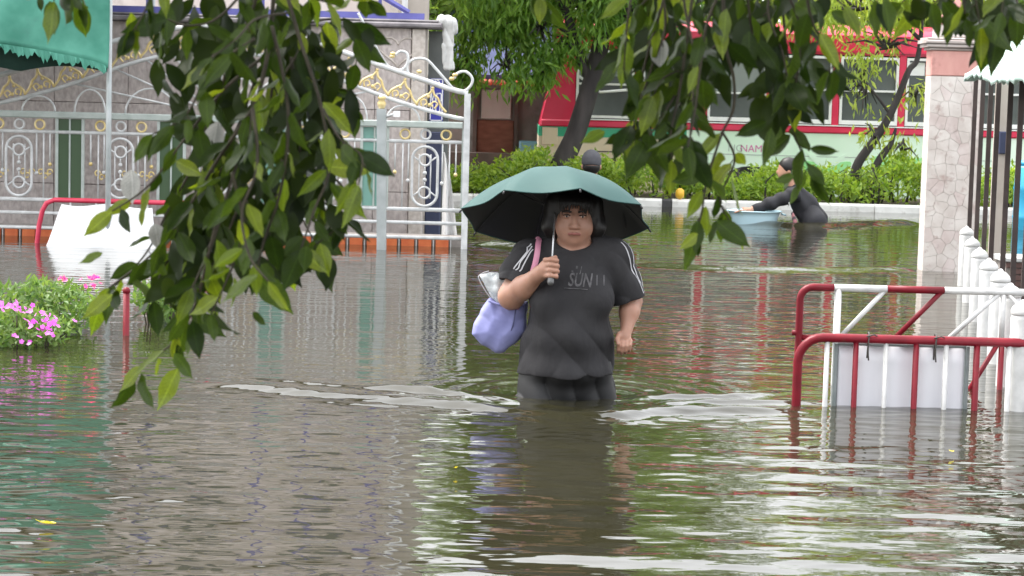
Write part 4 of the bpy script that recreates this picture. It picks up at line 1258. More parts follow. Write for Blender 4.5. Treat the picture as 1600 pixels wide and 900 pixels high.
# ------------------------------------------------------------------ green canopy top left
def build_green_canopy():
    rng = random.Random(12)
    Y = 19.35 * K
    r = pt(168, 117, Y)                     # lower right corner of the hanging skirt
    l = pt(-420, 60, Y); 
    ztop = r.z + 1.12
    zl = pt(0, 80, Y)
    t = thing('green_canopy', 'green canvas market canopy with torn lower edge hanging over the gate', 'canopy', (l.x * 0.5 + r.x * 0.5, Y + 0.8, BED))
    # front skirt, lower edge slopes up to the left
    zr = r.z + 0.01
    slope = (pt(0, 75, Y).z - r.z) / (r.x - pt(0, 75, Y).x)
    span = r.x - pt(0, 75, Y).x
    def edge(x): return zr + slope * 0.9 * span * max(0.0, (r.x - x) / span) ** 0.6
    nu, nv = 90, 26
    vs = []; fs = []
    for j in range(nv + 1):
        v = j / nv
        for i in range(nu + 1):
            u = i / nu
            x = l.x + (r.x - l.x) * u
            zb = edge(x) + 0.035
            z = ztop + (zb - ztop) * v
            y = Y + 0.022 * math.sin(u * 31 + v * 3) * (0.3 + v) + 0.02 * math.sin(v * 9 + u * 14) + 0.03 * mnoise.noise(Vector((x * 2.2, z * 3.1, 1)))
            vs.append(Vector((x, y + (1 - v) * 0.10, z)))
    for j in range(nv):
        for i in range(nu):
            k = j * (nu + 1) + i
            fs.append((k, k + nu + 1, k + nu + 2, k + 1))
    cloth_mesh('front_skirt', vs, fs, M['canopy_green'], t)
    path = [vs[nv * (nu + 1) + i] + Vector((0, -0.004, 0.004)) for i in range(0, nu + 1)]
    pp = []
    for i in range(len(path) - 1):
        for q in range(2): pp.append(path[i].lerp(path[i + 1], q / 2))
    cloth_mesh('torn_edge', *fringe_skirt(pp, 0.055, 90, rng, 1.1), M['canopy_green'], t, 0.004, False)
    # right skirt and roof
    rb = Vector((r.x, Y + 2.2, 0))
    a = Vector((r.x - 0.02, Y + 0.1, ztop)); b = Vector((r.x - 0.02, Y + 2.3, ztop)); 
    lb = Vector((l.x, Y + 2.3, ztop)); lf = Vector((l.x, Y + 0.1, ztop))
    rm = Vector(((l.x + r.x) / 2, Y + 1.2, ztop + 0.75))
    for p, q in ((lf, a), (a, b), (b, lb), (lb, lf)):
        vs = []; fs = []
        for j in range(7):
            for i in range(9):
                e = p.lerp(q, i / 8); vs.append(rm.lerp(e, j / 6) + Vector((0, 0, -0.06 * math.sin(PI * j / 6))))
        for j in range(6):
            for i in range(8):
                k = j * 9 + i; fs.append((k, k + 9, k + 10, k + 1))
        cloth_mesh('roof_panel', vs, fs, M['canopy_green'], t)
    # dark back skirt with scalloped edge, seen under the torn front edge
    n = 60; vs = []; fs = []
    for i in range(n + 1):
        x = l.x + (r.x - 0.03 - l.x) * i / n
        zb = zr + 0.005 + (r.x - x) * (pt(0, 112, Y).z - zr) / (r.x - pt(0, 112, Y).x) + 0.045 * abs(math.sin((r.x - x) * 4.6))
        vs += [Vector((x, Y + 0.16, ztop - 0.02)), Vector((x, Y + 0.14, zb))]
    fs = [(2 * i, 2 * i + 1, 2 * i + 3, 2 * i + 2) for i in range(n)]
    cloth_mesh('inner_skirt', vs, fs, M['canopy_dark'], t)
    for x, y in ((r.x - 0.025, Y + 0.19), (r.x - 0.05, Y + 2.2), (l.x + 0.05, Y + 0.07), (l.x + 0.05, Y + 2.2)):
        part('pole', MB().tube([(x, y, BED), (x, y, ztop - 0.01)], 0.021, 10), M['grey_steel'], t, True)
build_green_canopy()

# ------------------------------------------------------------------ bollards
bol = [(1511, 353, 17.8), (1520, 370, 16.3), (1531.5, 386, 14.9), (1546, 403, 13.6), (1564, 420, 12.5), (1580, 442, 11.5), (1599, 468, 10.6)]
pos_words = ['farthest of the white bollards, against the stone pillar', 'second white bollard counting from the stone pillar', 'third white bollard counting from the stone pillar',
             'middle white bollard of the row of seven', 'fifth white bollard counting from the stone pillar', 'sixth white bollard from the pillar, behind the barrier', 'nearest white bollard, at the right edge behind the barrier']
proto = None
for (px, py, yy), lab in zip(bol, pos_words):
    p = pt(px, py, yy * K)
    t = thing('bollard', lab, 'bollard', (p.x, p.y, BED), 'white bollards in a row beside the barriers')
    h = p.z - BED
    if proto is None:
        proto = []
        R = 0.047
        sh = MB().lathe((0, 0, 0), [(R, 0.0), (R, 0.4), (R, 0.93), (R * 0.96, 0.945)], 18)
        o1 = mesh_obj('shaft', sh.v, sh.f, M['white_dirty'], None, True)
        cp = MB().lathe((0, 0, 0), [(R * 0.97, 0.946), (R * 1.03, 0.95), (R * 1.03, 0.96), (R * 0.9, 0.972), (R * 0.6, 0.984), (R * 0.3, 0.99), (R * 0.2, 0.997), (R * 0.08, 1.0)], 18)
        o2 = mesh_obj('cap', cp.v, cp.f, M['white_dirty'], None, True)
        proto = [o1, o2]; cur = proto
    else:
        cur = [o.copy() for o in proto]
        for o in cur: COL.objects.link(o)
    for o in cur:
        o.parent = t; o.scale = (1, 1, h); o.location = (0, 0, 0)

# ------------------------------------------------------------------ barriers
def tube_part(name, pts, r, mat, parent, n=10):
    return part(name, MB().tube(pts, r, n), mat, parent, True)
def build_front_barrier():
    Y = Y_BF; s = S(Y)
    X = lambda px: pt(px, 580, Y).x
    zt = pt(1300, 528, Y).z
    t = thing('crowd_barrier', 'nearest red and white tube barrier with a white board wired to it', 'barrier', (X(1420), Y, BED))
    xl, xr = X(1246), X(1700)
    r = 0.019
    arc = [(xl + 0.1 - 0.1 * math.cos(a), Y, zt - 0.1 + 0.1 * math.sin(a)) for a in np.linspace(0, PI / 2, 7)]
    tube_part('frame', [(xl, Y, BED)] + [(xl, Y, -0.3)] + arc + [(xr - 0.1, Y, zt)] + [(xr - 0.1 + 0.1 * math.sin(a), Y, zt - 0.1 + 0.1 * math.cos(a)) for a in np.linspace(0, PI / 2, 7)] + [(xr, Y, BED)], r, M['red'], t)
    tube_part('bottom_rail', [(xl, Y, -0.45), (xr, Y, -0.45)], r, M['white_dirty'], t)
    for px, c, rr in ((1291, 'white_dirty', .0105), (1336, 'red', .0115), (1383, 'white_dirty', .0095), (1430, 'red', .0125), (1477, 'white_dirty', .0105), (1525, 'red', .0135), (1576, 'white_dirty', .011), (1623, 'red', .012), (1670, 'white_dirty', .011)):
        tube_part('bar', [(X(px), Y, zt), (X(px), Y, -0.45)], rr, M[c], t, 8)
    # feet on the ground
    for px in (1246, 1700):
        tube_part('foot', [(X(px), Y - 0.25, BED + 0.02), (X(px), Y + 0.25, BED + 0.02)], 0.018, M['red'], t, 8)
    b = thing('white_board', 'white corrugated board hanging behind the bars of the nearest barrier', 'board', (X(1410), Y + 0.03, -0.1))
    x0, x1 = X(1311), X(1509); zt2 = pt(1400, 543, Y).z
    vs = []; fs = []; nu, nv = 40, 8
    zb2 = -0.3
    for j in range(nv + 1):
        for i in range(nu + 1):
            u = i / nu
            vs.append((x0 + (x1 - x0) * u, Y + 0.035 + 0.006 * math.sin(u * PI * 8), zt2 + (zb2 - zt2) * j / nv))
    for j in range(nv):
        for i in range(nu):
            k = j * (nu + 1) + i
            fs.append((k, k + nu + 1, k + nu + 2, k + 1))
    cloth_mesh('sheet', [Vector(v) for v in vs], fs, M['board'], b, 0.005)
    for a, e in ((1303, 1310), (1510, 1516)):
        part('edge_frame', MB().bevbox(X(a), X(e), Y + 0.022, Y + 0.05, zb2, pt(1400, 539, Y).z, 0.003), M['board_frame'], b)
    part('top_frame', MB().bevbox(X(1310) + 0.001, X(1510) - 0.001, Y + 0.03, Y + 0.046, zt2 - 0.001, zt2 + 0.012, 0.003), M['board_frame'], b)
    for px in (1354, 1459):
        x = X(px)
        P = [(x + 0.004, Y + 0.03, zt2 - 0.05), (x + 0.004, Y + 0.03, zt + 0.012), (x + 0.003, Y, zt + 0.024), (x, Y - 0.024, zt + 0.008), (x - 0.002, Y - 0.026, zt - 0.04), (x + 0.002, Y - 0.024, zt - 0.085)]
        w_ = tube_part('wire_tie', spline(P, 4), 0.0035, M['wire'], b, 6)
        part('wire_twist', MB().tube([(x - 0.01, Y - 0.026, zt + 0.012), (x + 0.02, Y - 0.024, zt + 0.02), (x + 0.034, Y - 0.02, zt + 0.014)], 0.003, 6), M['wire'], w_, True)
def build_rear_barrier():
    Y = Y_BR
    X = lambda px: pt(px, 500, Y).x
    Z = lambda px, py: pt(px, py, Y).z
    zt = (Z(1320, 452) + Z(1560, 454)) / 2
    zm = Z(1400, 531)
    t = thing('crowd_barrier', 'second red and white barrier with slanting braces behind the nearest one', 'barrier', (X(1440), Y, BED))
    xl = X(1249); xr = X(1760)
    r = 0.0165
    R = 0.055
    arc = [(xl + R - R * math.cos(a), Y, zt - R + R * math.sin(a)) for a in np.linspace(0, PI / 2, 7)]
    tube_part('left_leg', [(xl, Y, BED), (xl, Y, 0.0)] + arc + [(X(1301), Y, zt)], r, M['red'], t)
    part('hinge_lug', MB().tube([(xl - 0.03, Y, Z(1246, 520)), (xl + 0.002, Y, Z(1246, 520))], 0.012, 8), M['red'], t, True)
    for a, b, c in ((1301.5, 1384, 'white_dirty'), (1384.5, 1473, 'red'), (1473.5, 1610, 'white_dirty'), (1610.5, 1760, 'red')):
        tube_part('top_rail', [(X(a), Y, zt), (X(b), Y, zt)], r * (1.0 if c == 'red' else 0.97), M[c], t)
    tube_part('middle_rail', [(xl, Y, zm), (xr, Y, zm)], r * 0.8, M['red'], t)
    tube_part('bottom_rail', [(xl, Y, -0.3), (xr, Y, -0.3)], r * 0.8, M['red'], t)
    tube_part('right_leg', [(xr, Y, BED), (xr, Y, zt)], r, M['red'], t)
    tube_part('upright', [(X(1308), Y, zt), (X(1307), Y, BED)], 0.0155, M['white_dirty'], t)
    tube_part('upright', [(X(1566), Y, zt), (X(1566), Y, zm)], 0.0125, M['white_dirty'], t)
    tube_part('upright', [(X(1567), Y, zm - 0.001), (X(1567), Y, BED)], 0.0125, M['red'], t)
    tube_part('brace', [(X(1383), Y, zt), (X(1312), Y, zm)], 0.0105, M['white_dirty'], t)
    tube_part('brace', [(X(1471), Y, zt), (X(1397), Y, zm)], 0.0115, M['red'], t)
    tube_part('brace', [(X(1562), Y, zt), (X(1479), Y, zm)], 0.0105, M['white_dirty'], t)
    tube_part('brace', [(X(1570), Y, zt), (X(1652), Y, zm)], 0.0105, M['white_dirty'], t)
    tube_part('brace', [(X(1562), Y, zm), (X(1500), Y, -0.1)], 0.011, M['red'], t)
    tube_part('brace', [(X(1574), Y, zm), (X(1640), Y, -0.1)], 0.011, M['red'], t)
    for px in (1249, 1760):
        tube_part('foot', [(X(px), Y - 0.25, BED + 0.02), (X(px), Y + 0.25, BED + 0.02)], 0.016, M['red'], t, 8)
build_front_barrier()
build_rear_barrier()
def build_left_barrier():
    Y = 19.75 * K
    X = lambda px: pt(px, 340, Y).x
    zt = pt(110, 313, Y).z
    t = thing('crowd_barrier', 'red tube barrier in front of the gate on the left, half under water', 'barrier', (X(170), Y, BED))
    xl = X(54); xr = X(330)
    tube_part('frame', [(xl - 0.02, Y, BED), (xl + 0.01, Y, -0.1), (xl + 0.035, Y, 0.14), (xl + 0.06, Y, zt - 0.08), (xl + 0.09, Y, zt - 0.025), (xl + 0.15, Y, zt), (xr - 0.1, Y, zt), (xr - 0.03, Y, zt - 0.03), (xr, Y, zt - 0.1), (xr, Y, BED)], 0.019, M['red_far'], t)
    for px in (110, 150, 190, 230, 270):
        tube_part('bar', [(X(px), Y, zt), (X(px), Y, -0.5)], 0.009, M['white_dirty'], t, 7)
    tube_part('bottom_rail', [(xl, Y, -0.5), (xr, Y, -0.5)], 0.016, M['red_far'], t)
    a = pt(96, 319, Y - 0.06); b = pt(238, 324, Y - 0.06); c = pt(246, 430, Y - 0.3); d = pt(70, 378, Y - 0.35)
    d.z = -0.1; c.z = -0.1; d.x = pt(70, 370, Y - 0.2).x
    sh = thing('white_banner', 'white sheet draped over the red barrier in front of the gate', 'banner', tuple((a + b) / 2))
    vs, fs = grid_quad(a, b, c, d, 30, 14, lambda u, v: Vector((0, 0.05 * math.sin(u * 11 + v * 3) * v + 0.02 * math.sin(u * 27) * v, -0.012 * math.sin(u * 9) * (1 - v))))
    cloth_mesh('sheet', vs, fs, M['white'], sh, 0.004)
    # nearer barrier, mostly hidden by the leaves
    A = wat(197, 524); B = wat(92, 510)
    zt1 = pt(196, 452, A.y).z
    t2 = thing('red_post', 'thin red post in the water beside the pink flowers, behind hanging leaves', 'post', (A.x, A.y, BED))
    tube_part('shaft', [(A.x, A.y, BED), (A.x, A.y, zt1 - 0.012)], 0.016, M['red'], t2)
    part('cap', MB().ball((A.x, A.y, zt1 - 0.008), 0.02, 10), M['red'], t2, True)
build_left_barrier()

# ------------------------------------------------------------------ flowering plants on the left
def petal_flower(r, n=5):
    m = MB()
    for k in range(n):
        a = 2 * PI * k / n; w_ = PI / n * 1.05
        m.add([(0, 0, 0), (r * 0.7 * math.cos(a - w_), r * 0.7 * math.sin(a - w_), r * 0.18), (r * math.cos(a), r * math.sin(a), r * 0.3), (r * 0.7 * math.cos(a + w_), r * 0.7 * math.sin(a + w_), r * 0.18)], [(0, 1, 2, 3)])
    return m
def build_plants():
    rng = np.random.default_rng(31)
    rd = random.Random(31)
    def plant(label, centre, rad, nleaf, ll, lw, flowers, fr, fmat, shell_top=True, name='flowering_plant', nst=14):
        base = Vector((centre.x, centre.y, BED))
        t = thing(name, label, 'plant', tuple(base))
        C = in_ellipsoid(nleaf, tuple(centre), rad, rng, 0.3)
        C = C[C[:, 2] > -0.06]
        D = rng.normal(size=(len(C), 3)); D[:, 2] += 0.25
        D /= np.linalg.norm(D, axis=1)[:, None]
        v, f = leaf_cloud(C, D, rng.uniform(0.6, 1.2, len(C)) * ll, rng.uniform(0.7, 1.2, len(C)) * lw, 0.2, rng)
        o = mesh_obj('foliage', v, f, M['plant'], t, False); o['kind'] = 'stuff'
        sm = MB()
        for i in range(nst):
            e = Vector(C[rd.randrange(len(C))])
            sm.tube([base + Vector((rd.uniform(-.05, .05), rd.uniform(-.05, .05), 0.1)), base.lerp(e, 0.5) + Vector((0, 0, 0.08)), e], [0.01, 0.007, 0.003], 5)
        o = part('stems', sm, M['twig'], t, True); o['kind'] = 'stuff'
        me = None
        for p in flowers:
            if me is None:
                fl = petal_flower(fr); o = mesh_obj('flower', fl.v, fl.f, fmat, None, False); me = o.data
            else:
                o = bpy.data.objects.new('flower', me); COL.objects.link(o)
            o.parent = t
            o.location = Vector(p) - Vector(t['_o'])
            o.rotation_euler = (rd.uniform(0.3, 1.5), rd.uniform(-0.6, 0.6), rd.uniform(0, 6.3))
            q = rd.uniform(0.7, 1.25); o.scale = (q, q, q)
        return t
    Y = wat(40, 540).y
    s = S(Y)
    def fl(n, px, py, rx, ry, dy): return [pt(rd.gauss(px, rx), rd.gauss(py, ry), Y + dy + rd.uniform(-0.08, 0.08)) for _ in range(n)]
    plant('low plant with magenta flowers on the water at the left edge', pt(30, 512, Y), (85 / s, 0.18, 32 / s), 900, 0.045, 0.02,
          fl(40, 72, 506, 14, 9, -0.2) + fl(24, 28, 480, 16, 5, -0.1) + fl(7, 45, 528, 10, 6, -0.2), 0.0135, M['petal'])
    Y3 = wat(110, 520).y
    plant('leafy shrub with hot pink flowers behind the magenta ones', pt(70, 480, Y3), (100 / s, 0.3, 46 / s), 1300, 0.055, 0.02,
          [pt(rd.gauss(145, 8), rd.gauss(440, 5), Y3 - 0.1) for _ in range(14)] + [pt(rd.gauss(102, 5), rd.gauss(437, 3), Y3 - 0.1) for _ in range(6)], 0.012, M['petal_pink'], nst=24)
    Y4 = wat(265, 505).y
    plant('green leafy shrub standing in water behind the hanging leaves', pt(255, 468, Y4), (50 / s, 0.2, 34 / s), 500, 0.06, 0.022, [], 0.01, M['petal_pink'], name='leafy_shrub')
build_plants()
q = pt(1063, 303, Y_KERB - 0.02)
mk = thing('marker_post', 'small yellow marker standing on the white kerb beside the hedge', 'marker', (q.x, q.y + 0.06, 0.085))
part('head', MB().lathe((q.x, q.y + 0.06, q.z), [(0.015, -0.06), (0.045, -0.04), (0.05, 0.0), (0.045, 0.04), (0.015, 0.06)], 12), M['yellow'], mk, True)
part('stem', MB().tube([(q.x, q.y + 0.06, 0.085), (q.x, q.y + 0.06, q.z - 0.055)], 0.014, 8), M['yellow'], mk, True)

# ------------------------------------------------------------------ smooth bodies: distance fields turned into one surface
class Field:
    def __init__(s, lo, hi, h):
        s.h = h
        s.lo = np.array(lo, float)
        s.n = np.ceil((np.array(hi, float) - s.lo) / h).astype(int) + 1
        s.f = np.full(tuple(s.n), 1.0, np.float32)
    def like(s):
        q = Field(s.lo, s.lo, s.h); q.n = s.n.copy(); q.f = np.full(tuple(s.n), 1.0, np.float32)
        return q
    def _sub(s, blo, bhi, m):
        i0 = np.clip(np.floor((np.array(blo) - m - s.lo) / s.h).astype(int), 0, s.n - 1)
        i1 = np.clip(np.ceil((np.array(bhi) + m - s.lo) / s.h).astype(int) + 1, 1, s.n)
        sl = tuple(slice(a, b) for a, b in zip(i0, i1))
        ax = [s.lo[k] + s.h * np.arange(i0[k], i1[k]) for k in range(3)]
        return sl, np.meshgrid(*ax, indexing='ij', sparse=True)
    def _put(s, sl, d, k, op):
        f = s.f[sl]; d = d.astype(np.float32)
        if op == 'add':
            if k <= 0: s.f[sl] = np.minimum(f, d)
            else:
                h_ = np.maximum(k - np.abs(f - d), 0) / k
                s.f[sl] = np.minimum(f, d) - h_ * h_ * k * 0.25
        else:
            d = -d
            if k <= 0: s.f[sl] = np.maximum(f, d)
            else:
                h_ = np.maximum(k - np.abs(f - d), 0) / k
                s.f[sl] = np.maximum(f, d) + h_ * h_ * k * 0.25
    def cone(s, a, b, ra, rb, k=0.02, op='add'):
        a = np.array(a, float); b = np.array(b, float)
        r = max(ra, rb)
        sl, (X, Y, Z) = s._sub(np.minimum(a, b) - r, np.maximum(a, b) + r, k + 3 * s.h)
        ab = b - a; L2 = float(ab @ ab) + 1e-12
        t = np.clip(((X - a[0]) * ab[0] + (Y - a[1]) * ab[1] + (Z - a[2]) * ab[2]) / L2, 0, 1)
        d = np.sqrt((X - a[0] - ab[0] * t) ** 2 + (Y - a[1] - ab[1] * t) ** 2 + (Z - a[2] - ab[2] * t) ** 2) - (ra + (rb - ra) * t)
        s._put(sl, d, k, op)
        return s
    def chain(s, pts, rs, k=0.02):
        for i in range(len(pts) - 1):
            s.cone(pts[i], pts[i + 1], rs[i], rs[i + 1], k)
        return s
    def ell(s, c, r, k=0.02, op='add', rot=None):
        c = np.array(c, float); r = np.array(r, float)
        m = r.max() if rot is not None else r
        sl, (X, Y, Z) = s._sub(c - m, c + m, k + 3 * s.h)
        x, y, z = X - c[0], Y - c[1], Z - c[2]
        if rot is not None:
            R = np.array(rot.transposed())
            x, y, z = (R[i, 0] * x + R[i, 1] * y + R[i, 2] * z for i in range(3))
        k0 = np.sqrt((x / r[0]) ** 2 + (y / r[1]) ** 2 + (z / r[2]) ** 2) + 1e-9
        k1 = np.sqrt((x / r[0] ** 2) ** 2 + (y / r[1] ** 2) ** 2 + (z / r[2] ** 2) ** 2) + 1e-9
        s._put(sl, k0 * (k0 - 1) / k1, k, op)
        return s
    def slab(s, poly, yc, half, rnd=0.01):
        """outline in (x, z) given a thickness that swells towards the middle and the bottom"""
        ax = [s.lo[k] + s.h * np.arange(s.n[k]) for k in range(3)]
        x = ax[0][:, None]; z = ax[2][None, :]
        d = np.full((len(ax[0]), len(ax[2])), 1e9); sg = np.ones_like(d)
        n = len(poly)
        for i in range(n):
            a = poly[i]; b = poly[i - 1]
            ex, ez = b[0] - a[0], b[1] - a[1]; wx, wz = x - a[0], z - a[1]
            t = np.clip((wx * ex + wz * ez) / (ex * ex + ez * ez), 0, 1)
            d = np.minimum(d, (wx - ex * t) ** 2 + (wz - ez * t) ** 2)
            c1 = z >= a[1]; c2 = z < b[1]; c3 = ex * wz > ez * wx
            al = (c1 & c2 & c3) | (~c1 & ~c2 & ~c3)
            sg = np.where(al, -sg, sg)
        d2 = np.sqrt(d) * sg
        zz = np.array([p[1] for p in poly]); zl, zh = zz.min(), zz.max()
        th = half * (0.45 + 0.55 * np.sqrt(np.clip(-d2 / 0.06, 0, 1))) * (0.75 + 0.25 * np.clip((zh - z) / (zh - zl) * 1.6, 0, 1))
        q = np.abs(ax[1][None, :, None] - yc) - th[:, None, :] + rnd
        p = (d2 + rnd)[:, None, :] + 0 * q
        s.f = (np.minimum(np.maximum(p, q), 0) + np.sqrt(np.maximum(p, 0) ** 2 + np.maximum(q, 0) ** 2) - rnd).astype(np.float32)
        return s
    def cut(s, p, n):
        """keep the side where (x-p).n < 0"""
        n = np.array(n, float) / np.linalg.norm(n); p = np.array(p, float)
        ax = [s.lo[k] + s.h * np.arange(s.n[k]) for k in range(3)]
        X, Y, Z = np.meshgrid(*ax, indexing='ij', sparse=True)
        d = (X - p[0]) * n[0] + (Y - p[1]) * n[1] + (Z - p[2]) * n[2]
        s.f = np.maximum(s.f, d.astype(np.float32))
        return s
    def warp(s, fn):
        ax = [s.lo[k] + s.h * np.arange(s.n[k]) for k in range(3)]
        X, Y, Z = np.meshgrid(*ax, indexing='ij', sparse=True)
        s.f = s.f + fn(X, Y, Z).astype(np.float32)
        return s
    def surface(s):
        f = np.clip(s.f, -3 * s.h, 3 * s.h)
        f[0] = f[-1] = 1e-3; f[:, 0] = f[:, -1] = 1e-3; f[:, :, 0] = f[:, :, -1] = 1e-3
        ins = f < 0
        cnt = np.zeros(tuple(np.array(f.shape) - 1), np.int8)
        offs = [(a, b, c) for a in (0, 1) for b in (0, 1) for c in (0, 1)]
        nx, ny, nz = cnt.shape
        for a, b, c in offs:
            cnt += ins[a:a + nx, b:b + ny, c:c + nz]
        act = np.argwhere((cnt > 0) & (cnt < 8))
        idm = np.full(cnt.shape, -1, np.int64)
        idm[act[:, 0], act[:, 1], act[:, 2]] = np.arange(len(act))
        acc = np.zeros((len(act), 3)); num = np.zeros(len(act))
        val = {o: f[act[:, 0] + o[0], act[:, 1] + o[1], act[:, 2] + o[2]] for o in offs}
        for o in offs:
            for ax in range(3):
                if o[ax] == 0:
                    o2 = list(o); o2[ax] = 1; o2 = tuple(o2)
                    v0, v1 = val[o], val[o2]
                    m = (v0 < 0) != (v1 < 0)
                    t = np.where(m, v0 / np.where(m, v0 - v1, 1), 0)
                    P = np.array(o, float)[None, :].repeat(len(act), 0)
                    P[:, ax] += t
                    acc += P * m[:, None]; num += m
        V = s.lo + (act + acc / np.maximum(num, 1)[:, None]) * s.h
        Q = []
        for ax in range(3):
            o = [0, 0, 0]; o[ax] = 1
            A = ins[:-1 if ax == 0 else None, :-1 if ax == 1 else None, :-1 if ax == 2 else None]
            B = ins[o[0]:, o[1]:, o[2]:]
            e = np.argwhere(A != B)
            u, w_ = [(1, 2), (2, 0), (0, 1)][ax]
            ok = (e[:, u] > 0) & (e[:, w_] > 0) & (e[:, u] < cnt.shape[u]) & (e[:, w_] < cnt.shape[w_])
            e = e[ok]
            def idx(du, dw):
                q = e.copy(); q[:, u] += du; q[:, w_] += dw
                return idm[q[:, 0], q[:, 1], q[:, 2]]
            q = np.stack([idx(-1, -1), idx(0, -1), idx(0, 0), idx(-1, 0)], 1)
            fl = A[e[:, 0], e[:, 1], e[:, 2]]
            q[~fl] = q[~fl][:, ::-1]
            Q.append(q[(q >= 0).all(1)])
        return V, np.concatenate(Q)
def field_part(name, fld, mat, parent, smooth_it=0):
    V, Fq = fld.surface()
    o = mesh_obj(name, V, Fq, mat, parent, True)
    if smooth_it:
        md = o.modifiers.new('relax', 'SMOOTH'); md.factor = 0.5; md.iterations = smooth_it
    return o

def build_knotted_cloth():
    Y = Y_WALL + 0.02
    p = lambda px, py, dy=0.0: np.array(pt(px, py, Y + dy))
    f = Field(p(676, 120) - [0, 0.16, 0], p(724, 12) + [0, 0.2, 0], 0.006)
    f.ell(p(692, 32, -0.02), (0.052, 0.06, 0.045), 0)
    f.ell(p(703, 35, -0.04), (0.05, 0.05, 0.05), 0.03)
    f.ell(p(709, 45, -0.03), (0.03, 0.04, 0.05), 0.03)
    f.chain([p(699, 42, -0.03), p(698, 70, -0.02), p(697, 104, -0.01)], [0.034, 0.03, 0.028], 0.03)
    f.chain([p(702, 44, -0.03), p(703, 72, -0.03), p(705, 106, -0.03)], [0.03, 0.028, 0.024], 0.015)
    c = p(699, 60)
    f.warp(lambda X, Y_, Z: 0.007 * (1 - 2 * np.abs(np.sin((X - c[0]) * 48 + (Z - c[2]) * 9 + 1.2 * np.sin((Z - c[2]) * 16) + (Y_ - Y) * 22)) ** 0.7))
    V, Fq = f.surface()
    o = mesh_obj('white_cloth', V, Fq, M['white_dirty'], None, True, tuple(p(699, 60)))
    o['label'] = 'white cloth knotted over the end of the wall coping'; o['category'] = 'cloth'
build_knotted_cloth()

